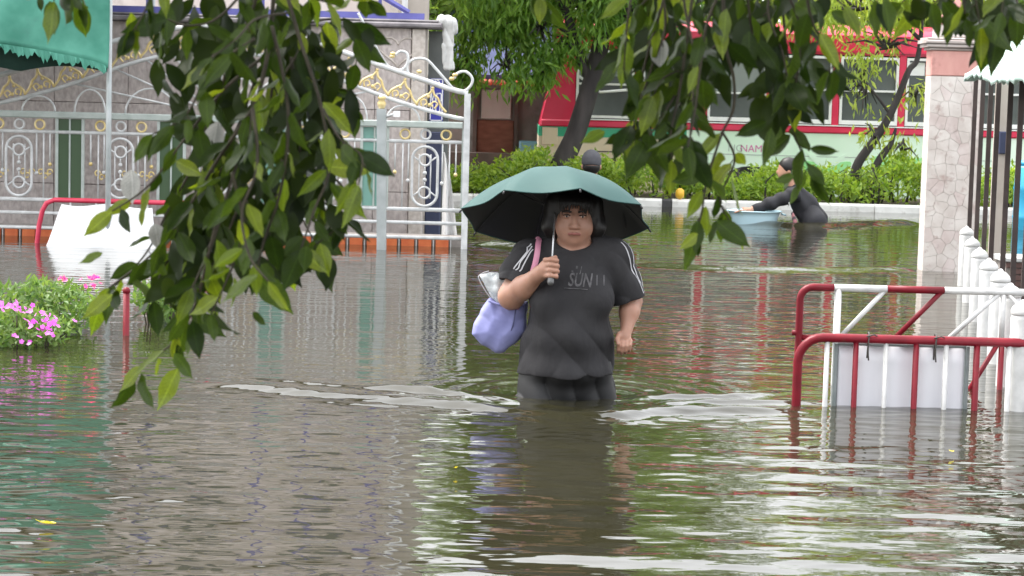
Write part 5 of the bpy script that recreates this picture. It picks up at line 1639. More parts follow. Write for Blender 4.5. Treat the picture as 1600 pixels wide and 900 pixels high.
# ------------------------------------------------------------------ the wading woman
YW = Y_WOMAN
PX = YW / F_PX * 1.003                       # metres a picture pixel at her distance
def wp(px, py, dy=0.0):
    return np.array(pt(px, py, YW + dy))
def build_woman():
    hd = wp(897, 338)
    base = (wp(885, 618)[0], YW, BED)
    t = thing('person', 'person in black shirt and shorts wading with an umbrella and a shoulder bag', 'person', base)
    lo = np.array([wp(770, 600)[0], YW - 0.38, BED]); hi = np.array([wp(1015, 290)[0], YW + 0.24, wp(890, 285)[2]])
    body = Field(lo, hi, 0.0045)
    # head: skull, jaw, cheeks
    body.ell(hd + [0, 0.02, 0.03], (0.079, 0.098, 0.098), 0)
    body.ell(hd + [0.0, -0.02, -0.035], (0.071, 0.075, 0.088), 0.03)
    body.ell(hd + [0.0, -0.04, -0.09], (0.045, 0.042, 0.032), 0.03)      # chin
    for sx in (-1, 1):
        body.ell(hd + [sx * 0.04, -0.055, -0.045], (0.033, 0.03, 0.035), 0.03)     # cheeks
        body.ell(hd + [sx * 0.031, -0.099, 0.005], (0.018, 0.012, 0.011), 0.014, 'sub')  # eye sockets
        body.ell(hd + [sx * 0.033, -0.086, 0.003], (0.016, 0.011, 0.009), 0.006)   # lids
        body.ell(hd + [sx * 0.082, 0.02, -0.01], (0.012, 0.02, 0.03), 0.01)        # ears
    body.cone(hd + [0, -0.092, 0.005], hd + [0, -0.109, -0.035], 0.008, 0.012, 0.014)   # nose
    for sx in (-1, 1):
        body.ell(hd + [sx * 0.014, -0.098, -0.037], (0.010, 0.01, 0.008), 0.008)
    body.ell(hd + [0, -0.088, -0.066], (0.024, 0.012, 0.011), 0.01)
    # neck and trunk
    body.cone(wp(897, 372, 0.02), wp(894, 400, 0.03), 0.062, 0.075, 0.03)
    sh = [wp(834, 408, 0.02), wp(960, 404, 0.02)]
    body.cone(sh[0], sh[1], 0.062, 0.062, 0.06)
    body.ell(wp(892, 450, 0.0), (60 * PX, 0.14, 60 * PX), 0.05)
    body.ell(wp(888, 520, -0.0), (56 * PX, 0.14, 52 * PX), 0.06)
    body.ell(wp(886, 580, 0.02), (54 * PX, 0.11, 34 * PX), 0.04)
    # legs under the water
    for px, dy in ((856, -0.05), (917, 0.04)):
        a = wp(px, 590, 0.0); kn = np.array([a[0] + (0.0 if px < 890 else 0.01), YW + dy * 1.5, -0.24]); an = np.array([a[0], YW + dy * 1.2 + 0.02, BED + 0.08])
        body.chain([a, kn, an], [0.095, 0.062, 0.04], 0.03)
        body.chain([an + [0, 0.02, -0.035], an + [0, -0.15, -0.055]], [0.042, 0.03], 0.02)
    # her right arm (left in the picture), raised to hold the umbrella
    elb = wp(799, 463, -0.03); wr = wp(842, 428, -0.19)
    body.chain([wp(824, 410, 0.01), elb], [0.058, 0.052], 0.03)
    body.chain([elb, (elb * 0.55 + wr * 0.45) + [0, 0, -0.004], wr], [0.052, 0.046, 0.028], 0.02)
    hc = wp(853, 420, -0.215)
    body.ell(hc, (0.03, 0.024, 0.036), 0.018)
    body.cone(wr, hc, 0.03, 0.026, 0.015)
    for i in range(4):
        z = 405 + i * 8.2
        l = (0.9, 1.0, 0.97, 0.82)[i]
        k0 = wp(852, z + 1, -0.228); k1 = wp(860, z + 0.5, -0.252); k2 = wp(860 + 11 * l, z + 2, -0.25); k3 = wp(860 + 12 * l, z + 4, -0.228)
        body.chain([k0, k1, k2, k3], [0.0105, 0.0098, 0.009, 0.0078], 0.004)
    body.chain([wp(851, 414, -0.2), wp(859, 406, -0.215), wp(868, 402, -0.225)], [0.013, 0.0105, 0.009], 0.006)
    # her left arm (right in the picture), hanging and swinging
    el2 = wp(986, 470, 0.02); wr2 = wp(979, 514, -0.05)
    body.chain([sh[1], el2], [0.055, 0.043], 0.03)
    body.chain([el2, el2 * 0.6 + wr2 * 0.4, wr2], [0.043, 0.04, 0.026], 0.02)
    h2 = wp(976, 527, -0.065)
    body.ell(h2, (0.027, 0.018, 0.031), 0.014)
    for i in range(4):
        x0 = 967.5 + i * 6.0
        l = (0.86, 1.0, 0.95, 0.78)[i]
        a = wp(x0, 532, -0.075); b = wp(x0 - 0.8, 532 + 9 * l, -0.09); c = wp(x0 - 1.8, 533 + 16 * l, -0.084); d = wp(x0 - 2.4, 533 + 20 * l, -0.068)
        body.chain([a, b, c, d], [0.0088, 0.0082, 0.0075, 0.0066], 0.002)
    body.chain([wp(967, 522, -0.07), wp(964.5, 530, -0.09), wp(966, 537, -0.1)], [0.011, 0.0095, 0.008], 0.006)
    bo = field_part('body', body, M['skin'], t, 2)
    # face details
    for sx in (-1, 1):
        e = part('eye', MB().ball(tuple(hd + [sx * 0.0325, -0.0885, 0.004]), 0.0095, 10, 0.5), M['eye_white'], t, True)
        part('iris', MB().ball(tuple(hd + [sx * 0.0325, -0.0935, 0.004]), 0.0052, 8, 0.9), M['iris'], e, True)
        P = [hd + [sx * x_, y_, z_] for x_, y_, z_ in ((0.014, -0.099, 0.022), (0.03, -0.099, 0.027), (0.047, -0.086, 0.023))]
        part('eyebrow', MB().tube(spline([Vector(p) for p in P], 4), 0.0042, 6), M['hair'], t, True)
        P = [hd + [sx * x_, y_, z_] for x_, y_, z_ in ((0.018, -0.098, 0.008), (0.032, -0.0985, 0.0125), (0.047, -0.088, 0.008))]
        part('eyelash', MB().tube(spline([Vector(p) for p in P], 4), 0.0022, 5), M['iris'], t, True)
    P = [hd + [x_, y_, z_] for x_, y_, z_ in ((-0.025, -0.088, -0.0685), (-0.01, -0.1005, -0.0645), (0.0, -0.101, -0.066), (0.01, -0.1005, -0.0645), (0.025, -0.088, -0.0685))]
    part('lips', MB().tube(spline([Vector(p) for p in P], 4), [0.003] + [0.006] * 15 + [0.003], 6), M['lips'], t, True)
    # hair: chin length bob with thin fringe
    hl = hd - [0.16, 0.15, 0.2]; hh = hd + [0.16, 0.2, 0.19]
    hf = Field(hl, hh, 0.004)
    hf.ell(hd + [0.0, 0.03, 0.045], (0.099, 0.108, 0.102), 0)
    for sx in (-1, 1):
        hf.chain([hd + [sx * 0.075, 0.01, 0.05], hd + [sx * 0.092, 0.0, -0.04], hd + [sx * 0.085, 0.02, -0.105]], [0.045, 0.034, 0.022], 0.03)
    hf.ell(hd + [0.0, 0.06, -0.03], (0.1, 0.075, 0.095), 0.04)
    hf.ell(hd + [0.0, -0.125, -0.045], (0.066, 0.1, 0.098), 0.02, 'sub')
    hf.warp(lambda X, Y, Z: 0.0016 * np.sin((X - hd[0]) * 150 + 3 * np.sin(Z * 14) + (Y - hd[1]) * 60))
    ho = field_part('hair', hf, M['hair'], t, 1)
    fr = MB()
    rd = random.Random(2)
    for i in range(26):
        u = -0.062 + 0.124 * i / 25
        l = rd.uniform(0.02, 0.05) * (0.7 + 0.6 * abs(u) / 0.06)
        yy = -0.098 + 1.9 * u * u / 0.07 * 0.14
        fr.tube([hd + [u * 0.92, yy + 0.03, 0.095], hd + [u, yy - 0.003, 0.062], hd + [u * 1.05 + rd.uniform(-.006, .006), yy - 0.003, 0.062 - l]], [0.006, 0.005, 0.0012], 5)
    o = part('fringe', fr, M['hair'], t, True); o['kind'] = 'stuff'
    # shirt
    sf = Field(np.array([wp(775, 600)[0], YW - 0.27, wp(885, 586)[2]]), np.array([wp(1012, 290)[0], YW + 0.26, wp(890, 366)[2]]), 0.0045)
    sf.cone(wp(832, 407, 0.02), wp(961, 403, 0.02), 0.074, 0.074, 0)
    sf.cone(wp(862, 396, 0.02), wp(932, 393, 0.02), 0.07, 0.07, 0.04)
    sf.ell(wp(892, 450, 0.0), (66 * PX, 0.16, 64 * PX), 0.05)
    for px, py in ((862, 472), (926, 470)):
        sf.ell(wp(px, py, -0.11), (34 * PX, 0.075, 30 * PX), 0.05)
    sf.ell(wp(888, 520, -0.02), (65 * PX, 0.185, 60 * PX), 0.06)
    sf.cone(wp(854, 545, -0.0), wp(851, 590, -0.0), 0.095, 0.102, 0.06)
    sf.cone(wp(919, 545, -0.0), wp(920, 590, -0.0), 0.092, 0.1, 0.06)
    sf.ell(wp(886, 580, -0.03), (64 * PX, 0.165, 45 * PX), 0.05)
    sf.cut(wp(885, 577, 0), (0.02, 0.05, -1))                              # hem
    # sleeves
    sl = sf.like()
    sl.cone(wp(828, 404, 0.01), wp(803, 452, -0.01), 0.078, 0.088, 0)
    d = wp(803, 452, -0.01) - wp(828, 404, 0.01)
    sl.cut(wp(806, 441, -0.01), d + np.array([0.03, 0, 0]))
    s2 = sf.like()
    s2.cone(wp(955, 402, 0.01), wp(983, 475, 0.015), 0.078, 0.074, 0)
    s2.cut(wp(983, 467, 0.015), wp(983, 475, 0.015) - wp(955, 402, 0.01))
    for q in (sl, s2):
        h_ = np.maximum(0.025 - np.abs(sf.f - q.f), 0) / 0.025
        sf.f = np.minimum(sf.f, q.f) - h_ * h_ * 0.025 * 0.25
    sf.ell(wp(897, 376, -0.03), (0.074, 0.1, 0.036), 0.008, 'sub')      # neck opening
    c0 = wp(890, 500)
    def folds(X, Y, Z):
        x = X - c0[0]; z = Z - c0[2]; y = Y - c0[1]
        rg = lambda q: 1.0 - 2.0 * np.abs(np.sin(q)) ** 0.7          # narrow creases between soft swells
        g = 0.0062 * rg(13 * z + 9 * x + 1.3 * np.sin(9 * x + 5 * z) + 4 * y) * np.clip((0.06 - z) / 0.12, 0, 1) * np.clip((0.35 + z) / 0.1, 0, 1)
        g = g + 0.005 * rg(20 * x - 13 * z + 1.2 * np.sin(8 * z)) * np.clip((z + 0.0) / 0.1, 0, 1) * np.clip((0.33 - z) / 0.1, 0, 1)
        g = g + 0.005 * rg(11 * x + 26 * y + 21 * z) * np.clip((np.abs(x) - 0.14) / 0.05, 0, 1)
        g = g + 0.003 * rg(24 * x + 9 * y + 0.9 * np.sin(16 * z)) * np.clip((-z - 0.08) / 0.12, 0, 1)
        return g
    sf.warp(folds)
    shirt = field_part('shirt', sf, M['shirt'], t, 2)
    # shorts with pleats
    pf = Field(np.array([wp(790, 600)[0], YW - 0.26, -0.075]), np.array([wp(975, 600)[0], YW + 0.24, wp(885, 560)[2]]), 0.0045)
    pf.cone(wp(855, 570, 0.0), wp(846, 640, -0.03), 0.1, 0.118, 0)
    pf.cone(wp(916, 570, 0.0), wp(925, 640, 0.02), 0.1, 0.116, 0.02)
    pf.ell(wp(885, 576, -0.01), (65 * PX, 0.165, 32 * PX), 0.03)
    pf.cone(wp(880, 572, 0.0), wp(884, 606, -0.02), 0.12, 0.115, 0.03)
    pf.warp(lambda X, Y, Z: 0.008 * (1 - 2 * np.abs(np.sin((X - c0[0]) * 30 + (Y - YW) * 9 + 0.8 * np.sin(Z * 18))) ** 0.7))
    pf.cut((0, 0, -0.06), (0, 0, -1))
    field_part('shorts', pf, M['shorts'], t, 1)
    # printed lettering, white sleeve stripes: laid on the shirt surface
    from mathutils.bvhtree import BVHTree
    dg = bpy.context.evaluated_depsgraph_get()
    ev = shirt.evaluated_get(dg)
    bm = ev.to_mesh()
    off = Vector(shirt['_o'])
    bvh = BVHTree.FromPolygons([v.co + off for v in bm.vertices], [tuple(p.vertices) for p in bm.polygons])
    def lay(x, z, lift=0.003):
        h = bvh.ray_cast(Vector((x, YW - 0.6, z)), Vector((0, 1, 0)))
        return Vector((x, (h[0].y if h[0] else YW) - lift, z))
    def print_(body, px, py, size, shear):
        vs, fs = text_mesh(body, size, shear, bold=0.018)
        c = wp(px, py)
        part('print', MB().add([lay(c[0] + v[0] * 0.8, c[2] + v[1] * 1.2 - v[0] * 0.03) for v in vs], fs), M['print_grey'], shirt)
    print_('SUN', 904, 433, 0.062, 0.25)
    print_('I  I', 936, 434, 0.045, 0.05)
    print_('- " /', 899, 418, 0.035, 0.1)
    u = [lay(wp(px, 444 + (px - 880) * 0.06)[0], wp(px, 444 + (px - 880) * 0.06)[2]) for px in range(880, 918, 4)]
    part('print', MB().tube(u, 0.0016, 5), M['print_grey'], shirt)
    def stripe(path, offs):
        pts = []
        for p in path:
            q = Vector(wp(*p))
            n = bvh.find_nearest(q)
            pts.append((n[0] + n[1] * 0.0025, n[1]))
        vs = []; fs = []
        for i, (p, n) in enumerate(pts):
            tg = (pts[min(i + 1, len(pts) - 1)][0] - pts[max(i - 1, 0)][0]).normalized()
            sd = tg.cross(n).normalized() * 0.0027
            vs += [p + sd, p - sd]
        for i in range(len(pts) - 1): fs.append((2 * i, 2 * i + 1, 2 * i + 3, 2 * i + 2))
        part('stripe', MB().add(vs, fs), M['stripe_white'], shirt, True)
    for k in range(3):
        dy = -0.075 + k * 0.018
        stripe([(833 - 27 * a_ - 1.5 * k, 383 + 62 * a_ - 1.0 * k, dy + 0.02 * a_) for a_ in np.linspace(0, 1, 16)], 0)
        dy = -0.03 + k * 0.02
        stripe([(966 + 36 * a_ + 2, 383 + 80 * a_ - 3, dy) for a_ in np.linspace(0.02, 0.98, 18)], 0)
    ev.to_mesh_clear()
build_woman()

# ------------------------------------------------------------------ umbrella
def build_umbrella():
    R = 151 * PX; H = 0.2
    tilt, side = math.radians(21.5), math.radians(0.6)
    M3 = Matrix.Rotation(side, 3, 'Y') @ Matrix.Rotation(-tilt, 3, 'X')
    c = Vector(wp(869, 340, 0.02))
    T = lambda v: c + M3 @ Vector(v)
    grip = Vector(wp(861, 432, -0.237))
    t = thing('umbrella', 'open teal grey umbrella with black lining, tilted back over the head', 'umbrella', tuple(grip))
    ph = math.radians(12)
    def surf(a, v, dr=0.0):
        # v 0 at the crown, 1 at the rim; panels pulled in between the ribs
        seg = (a - ph) / (PI / 4); fr = seg - math.floor(seg)
        mid = math.sin(PI * fr)
        r = R * v * (1 - 0.105 * mid * v * v) if v > 0 else 0.0
        z = H * (1 - v ** 2.1) - 0.012 * mid * v + dr
        return T((r * math.cos(a), r * math.sin(a), z))
    nseg, nv = 64, 14
    for nm, mat, dr in (('canopy', 'umb_out', 0.0), ('lining', 'umb_in', -0.004)):
        vs = [surf(0, 0, dr)]; fs = []
        for j in range(1, nv + 1):
            for i in range(nseg):
                vs.append(surf(ph + 2 * PI * i / nseg, j / nv, dr))
        for i in range(nseg):
            k = (i + 1) % nseg
            fs.append((0, 1 + i, 1 + k))
            for j in range(nv - 1):
                fs.append((1 + j * nseg + i, 1 + (j + 1) * nseg + i, 1 + (j + 1) * nseg + k, 1 + j * nseg + k))
        o = mesh_obj(nm, vs, fs, M[mat], t, True)
    rim = [surf(ph + 2 * PI * i / nseg, 1.0, -0.002) for i in range(nseg)]
    part('hem', MB().tube(rim, 0.0028, 5, True), M['umb_out'], t, True)
    for i in range(8):
        a = ph + PI / 4 * i
        rb = part('rib', MB().tube([surf(a, v, -0.009) for v in np.linspace(0.04, 1.0, 10)], 0.0022, 5), M['rib'], t, True)
        part('tip', MB().tube([surf(a, 0.985, -0.006), surf(a, 1.02, -0.012)], 0.0042, 6), M['rib'], rb, True)
        part('stretcher', MB().tube([T((0, 0, H - 0.17)), surf(a, 0.5, -0.011)], 0.0018, 5), M['rib'], rb, True)
    top = T((0, 0, H))
    part('ferrule', MB().tube([top, T((0, 0, H + 0.012)), T((0, 0, H + 0.02))], [0.011, 0.009, 0.004], 10), M['rib'], t, True)
    part('shaft', MB().tube([T((0, 0, H - 0.004)), grip], 0.0036, 8), M['chrome'], t, True)
    part('runner', MB().tube([T((0, 0, H - 0.19)), T((0, 0, H - 0.15))], 0.009, 8), M['rib'], t, True)
    dn = (grip - top).normalized()
    part('handle', MB().tube([grip - dn * 0.07, grip - dn * 0.05, grip, grip + dn * 0.03, grip + dn * 0.038], [0.008, 0.0125, 0.0125, 0.0135, 0.01], 12), M['handle'], t, True)
    # closing strap hanging from the rim
    p = surf(ph + PI / 4 * 0.4, 0.97, 0.006); q = surf(ph + PI / 4 * 0.1, 0.75, 0.008)
    vs = []; 
    for k in range(8):
        b = q.lerp(p, k / 7) + Vector((0, -0.004, 0.004 * math.sin(k)))
        vs += [b + Vector((-0.009, 0, 0.003)), b + Vector((0.009, 0, -0.003))]
    cloth_mesh('closing_strap', vs, [(2 * k, 2 * k + 1, 2 * k + 3, 2 * k + 2) for k in range(7)], M['umb_in'], t, 0.002)
build_umbrella()

# ------------------------------------------------------------------ shoulder bag and plastic bag
def ribbon(name, path, half, mat, parent, nrm=Vector((0, -1, 0)), thick=0.004):
    vs = []
    n = len(path)
    for i, p in enumerate(path):
        tg = (Vector(path[min(i + 1, n - 1)]) - Vector(path[max(i - 1, 0)])).normalized()
        sd = tg.cross(nrm).normalized() * half
        vs += [Vector(p) + sd, Vector(p) - sd]
    return cloth_mesh(name, vs, [(2 * i, 2 * i + 1, 2 * i + 3, 2 * i + 2) for i in range(n - 1)], mat, parent, thick)
def build_bag():
    t = thing('shoulder_bag', 'lavender blue canvas shoulder bag with pink strap hanging at the elbow', 'bag', tuple(wp(780, 552, 0.06)))
    c = wp(779, 510, 0.06)
    f = Field(c - [0.16, 0.16, 0.17], c + [0.17, 0.16, 0.17], 0.0045)
    out = [wp(*p) for p in ((766, 468), (752, 486), (741, 508), (738, 524), (752, 540), (776, 553), (787, 552), (806, 538), (822, 520), (824, 474), (800, 480), (780, 476))]
    f.slab([(p[0], p[2]) for p in out], YW + 0.06, 0.075, 0.016)
    f.warp(lambda X, Y, Z: 0.0035 * (1 - 2 * np.abs(np.sin((Z - c[2]) * 24 + (X - c[0]) * 9 + 1.1 * np.sin((X - c[0]) * 25) + 0.6)) ** 0.6) + 0.0015 * np.sin((X - c[0]) * 70 - (Z - c[2]) * 50 + 0 * Y))
    field_part('pouch', f, M['denim'], t, 1)
    part('seam', MB().tube(spline([Vector(wp(*p)) for p in ((806, 481, 0.0), (802, 505, -0.014), (794, 528, -0.006), (784, 548, 0.02))], 5), 0.0032, 6), M['denim_dark'], t, True)
    part('opening_rim', MB().tube(spline([Vector(wp(*p)) for p in ((764, 470, 0.01), (780, 476, -0.005), (800, 479, -0.01), (818, 472, 0.0))], 5), 0.006, 6), M['denim'], t, True)
    P = spline([Vector(wp(*p)) for p in ((806, 482, -0.01), (822, 455, -0.1), (834, 420, -0.128), (839, 398, -0.105), (841, 381, -0.06), (842, 374, 0.0), (838, 379, 0.08), (824, 420, 0.14), (812, 470, 0.13))], 6)
    ribbon('strap', P, 0.0115, M['pink_strap'], t)
    w_ = thing('plastic_bag', 'crumpled white plastic bag sticking out of the blue shoulder bag', 'bag', tuple(wp(785, 475, 0.05)))
    rd = random.Random(5)
    vs = []; fs = []; nu, nv = 18, 12
    outl = [(777, 478), (760, 458), (748, 437), (749, 428), (762, 423), (780, 424), (798, 428), (812, 440), (812, 478)]
    for sgn in (1, -1):
        n0 = len(vs)
        for j in range(nv + 1):
            v = j / nv
            for i in range(nu + 1):
                u = i / nu
                top_x = 749 + (806 - 749) * u; top_y = 430 - 7 * math.sin(PI * min(1, u * 1.1)) + 6 * u
                bot_x = 776 + (812 - 776) * u; bot_y = 480
                x = top_x + (bot_x - top_x) * v; y = top_y + (bot_y - top_y) * v
                bulge = 0.035 * math.sin(PI * u) * math.sin(PI * min(1, v * 1.1)) + 0.008 * math.sin(u * 15 + v * 7) + 0.006 * math.sin(v * 17 - u * 5)
                vs.append(Vector(wp(x, y, 0.06 - sgn * bulge)))
        for j in range(nv):
            for i in range(nu):
                k = n0 + j * (nu + 1) + i
                fs.append((k, k + nu + 1, k + nu + 2, k + 1))
    cloth_mesh('sack', vs, fs, M['poly_bag'], w_, 0.001)
    part('knot_edge', MB().tube(spline([Vector(wp(*p)) for p in ((776, 476, 0.05), (760, 457, 0.05), (748.5, 436, 0.055), (750, 429, 0.06), (764, 423, 0.06))], 5), 0.002, 5), M['stripe_white'], w_, True)
build_bag()

# ------------------------------------------------------------------ the two people farther back
def build_far_people():
    # person bent over a tub
    Y = wat(1262, 353).y
    p_ = lambda px, py, dy=0.0: np.array(pt(px, py, Y + dy))
    t = thing('person', 'person in black long sleeves bending forward to push a blue tub through the water', 'person', (p_(1265, 350)[0], Y, BED))
    f = Field(p_(1130, 360) - [0, 0.35, 0], p_(1310, 235) + [0, 0.35, 0], 0.008)
    f.lo[2] = BED; f = Field(f.lo, p_(1310, 235) + [0, 0.35, 0], 0.008)
    hd = p_(1230, 266)
    f.ell(hd + [0, 0, 0.015], (0.088, 0.075, 0.098), 0)
    f.ell(hd + [-0.03, 0, -0.04], (0.06, 0.06, 0.06), 0.03)
    f.ell(hd + [-0.09, 0, -0.02], (0.02, 0.014, 0.018), 0.015)
    f.ell(hd + [0.01, -0.072, -0.005], (0.018, 0.012, 0.028), 0.006)
    f.cone(hd + [0.02, 0, -0.05], p_(1242, 300), 0.05, 0.06, 0.03)
    f.cone(p_(1242, 305), p_(1266, 338), 0.075, 0.085, 0.03)
    for dy in (-0.1, 0.1):
        f.chain([p_(1240, 302, dy * 1.4), p_(1203, 318, dy * 1.7), p_(1176, 327, dy * 1.5)], [0.055, 0.045, 0.03], 0.02)
        f.ell(p_(1168, 328, dy * 1.5), (0.045, 0.03, 0.022), 0.01)
        for q in range(4):
            f.chain([p_(1164, 328, dy * 1.5 + (q - 1.5) * 0.018), p_(1153, 330 + q * 0.4, dy * 1.5 + (q - 1.5) * 0.022), p_(1148, 332, dy * 1.5 + (q - 1.5) * 0.022)], [0.011, 0.0095, 0.0085], 0.002)
        f.chain([p_(1168, 326, dy * 1.2), p_(1160, 325, dy * 1.0)], [0.012, 0.009], 0.004)
        a = p_(1272, 345, dy); f.chain([a, np.array([a[0] - 0.03, a[1], -0.3]), np.array([a[0] + 0.05, a[1], BED + 0.05])], [0.09, 0.065, 0.045], 0.02)
        f.chain([np.array([a[0] + 0.05, a[1], BED + 0.045]), np.array([a[0] - 0.12, a[1], BED + 0.035])], [0.04, 0.03], 0.01)
    field_part('body', f, M['skin_far'], t, 1)
    sf = Field(p_(1165, 362) - [0, 0.35, 0.25], p_(1300, 285) + [0, 0.35, 0.02], 0.008)
    sf.chain([p_(1240, 303), p_(1258, 322), p_(1271, 347), p_(1272, 372)], [0.105, 0.115, 0.135, 0.14], 0.04)
    for dy in (-0.1, 0.1):
        sf.chain([p_(1241, 303, dy * 1.4), p_(1203, 318.5, dy * 1.7), p_(1180, 326.5, dy * 1.5)], [0.075, 0.058, 0.042], 0.03)
    sf.warp(lambda X, Y_, Z: 0.006 * np.sin(X * 40 + Z * 55 + 2 * np.sin(Z * 14)) + 0 * Y_)
    field_part('long_sleeved_top', sf, M['man_black'], t, 1)
    tf = Field(np.array([p_(1230, 350)[0], Y - 0.3, BED + 0.02]), np.array([p_(1305, 350)[0], Y + 0.3, p_(1265, 318)[2]]), 0.01)
    for dy in (-0.1, 0.1):
        a = p_(1272, 346, dy); tf.chain([p_(1266, 333, dy * 0.5), a, np.array([a[0] - 0.03, a[1], -0.3]), np.array([a[0] + 0.05, a[1], BED + 0.1])], [0.1, 0.115, 0.085, 0.065], 0.02)
    field_part('trousers', tf, M['man_black'], t, 1)
    hf = Field(hd - [0.16, 0.13, 0.1], hd + [0.16, 0.13, 0.16], 0.007)
    hf.ell(hd + [0.015, 0, 0.035], (0.1, 0.088, 0.095), 0)
    hf.ell(hd + [-0.1, 0, -0.04], (0.08, 0.12, 0.085), 0.02, 'sub')
    field_part('hair', hf, M['hair'], t, 1)
    b = MB()
    po = p_(1241, 340, -0.2)
    pc = Field(po - [0.09, 0.06, 0.1], po + [0.09, 0.06, 0.1], 0.007)
    pc.cone(po + [-0.02, 0, 0.04], po + [0.01, 0, -0.04], 0.014, 0.024, 0)
    pouch = thing('pouch', 'small pink patterned pouch hanging from the neck of the bending person', 'pouch', tuple(po))
    field_part('pocket', pc, M['pouch'], pouch, 1)
    part('cord', MB().tube(spline([Vector(p_(1232, 296, -0.16)), Vector(p_(1233, 318, -0.2)), Vector(po + np.array([-0.02, 0, 0.06]))], 4), 0.006, 5), M['white'], pouch, True)
    # tub
    tb = thing('plastic_tub', 'pale blue plastic tub floating in front of the bending person', 'tub', tuple(p_(1178, 352)))
    c = p_(1178, 351); c[2] = 0
    rx, ry = 42 / S(Y), 0.22
    ht = pt(1178, 329, Y).z
    prof = [(0.72, -0.05), (0.8, 0.0), (0.9, ht * 0.6), (0.97, ht * 0.93), (1.04, ht * 0.95), (1.05, ht), (1.0, ht + 0.004), (0.95, ht * 0.97), (0.84, ht * 0.5), (0.7, 0.0), (0.05, -0.02)]
    n = 32; vs = []; fs = []
    for r, z in prof:
        for k in range(n):
            a = 2 * PI * k / n; vs.append((c[0] + rx * r * math.cos(a), c[1] + ry * r * math.sin(a), z))
    for i in range(len(prof) - 1):
        for k in range(n):
            l = (k + 1) % n; fs.append((i * n + k, i * n + l, (i + 1) * n + l, (i + 1) * n + k))
    part('shell', MB().add(vs, fs), M['sky_plastic'], tb, True)
    for sx in (-1, 1):
        part('handle', MB().tube([(c[0] + sx * rx * 1.03, c[1] - 0.06, ht * 0.8), (c[0] + sx * (rx * 1.03 + 0.03), c[1] - 0.04, ht * 0.75), (c[0] + sx * (rx * 1.03 + 0.03), c[1] + 0.04, ht * 0.75), (c[0] + sx * rx * 1.03, c[1] + 0.06, ht * 0.8)], 0.01, 6), M['sky_plastic'], tb, True)
    # person seen from behind, over the umbrella
    Y2 = 26.2 * K
    q_ = lambda px, py, dy=0.0: np.array(pt(px, py, Y2 + dy))
    t2 = thing('person', 'person in grey cap seen from behind just above the umbrella', 'person', (q_(924, 300)[0], Y2, BED))
    hd = q_(924, 256)
    lo = np.array([hd[0] - 0.3, Y2 - 0.25, BED]); hi = hd + [0.3, 0.25, 0.2]; hi[1] = Y2 + 0.25
    f = Field(lo, hi, 0.009)
    f.ell(hd + [0, 0.01, 0.01], (0.085, 0.1, 0.115), 0)
    for sx in (-1, 1):
        f.ell(hd + [sx * 0.088, 0.0, -0.03], (0.014, 0.022, 0.032), 0.008)
    sz = hd[2] - 0.24
    f.cone(hd + [0, 0.02, -0.06], (hd[0], Y2, sz), 0.06, 0.065, 0.03)
    f.cone((hd[0] - 0.16, Y2, sz - 0.03), (hd[0] + 0.16, Y2, sz - 0.03), 0.06, 0.06, 0.05)
    f.ell((hd[0], Y2, sz - 0.2), (0.18, 0.11, 0.22), 0.05)
    f.ell((hd[0], Y2, sz - 0.5), (0.17, 0.12, 0.18), 0.05)
    for sx in (-1, 1):
        f.chain([(hd[0] + sx * 0.18, Y2, sz - 0.04), (hd[0] + sx * 0.22, Y2 - 0.01, sz - 0.3), (hd[0] + sx * 0.2, Y2 + 0.08, sz - 0.53)], [0.05, 0.042, 0.03], 0.02)
        f.ell((hd[0] + sx * 0.2, Y2 + 0.1, sz - 0.6), (0.025, 0.03, 0.05), 0.01)
        f.chain([(hd[0] + sx * 0.09, Y2, sz - 0.55), (hd[0] + sx * 0.1, Y2, max(BED + 0.4, -0.35)), (hd[0] + sx * 0.1, Y2, BED + 0.06)], [0.09, 0.06, 0.045], 0.02)
        f.chain([(hd[0] + sx * 0.1, Y2, BED + 0.045), (hd[0] + sx * 0.11, Y2 + 0.15, BED + 0.035)], [0.04, 0.03], 0.01)
    field_part('body', f, M['skin_far'], t2, 1)
    cf = Field(hd - [0.15, 0.2, 0.15], hd + [0.15, 0.25, 0.2], 0.007)
    cf.ell(hd + [0, 0.01, 0.03], (0.1, 0.115, 0.115), 0)
    cf.cut(hd + [0, 0, -0.025], (0, -0.2, -1))
    cf.ell(hd + [0, 0.14, 0.01], (0.08, 0.09, 0.012), 0.015)
    field_part('cap', cf, M['man_cap'], t2, 1)
    nf = Field(hd - [0.13, 0.14, 0.16], hd + [0.13, 0.14, 0.05], 0.007)
    nf.ell(hd + [0, -0.015, -0.02], (0.09, 0.095, 0.09), 0)
    nf.cut(hd + [0, 0.02, 0], (0, 1, 0))
    nf.cut(hd + [0, 0.0, -0.022], (0, 0.1, 1))
    field_part('hair', nf, M['hair'], t2, 1)
    sf = Field(lo, hi, 0.01)
    sf.cone((hd[0] - 0.17, Y2, sz - 0.04), (hd[0] + 0.17, Y2, sz - 0.04), 0.075, 0.075, 0)
    sf.ell((hd[0], Y2, sz - 0.22), (0.205, 0.135, 0.26), 0.06)
    sf.ell((hd[0], Y2, sz - 0.45), (0.2, 0.14, 0.26), 0.06)
    for sx in (-1, 1):
        sf.cone((hd[0] + sx * 0.18, Y2, sz - 0.05), (hd[0] + sx * 0.22, Y2, sz - 0.25), 0.068, 0.066, 0.03)
    field_part('shirt', sf, M['man_cap'], t2, 1)
build_far_people()

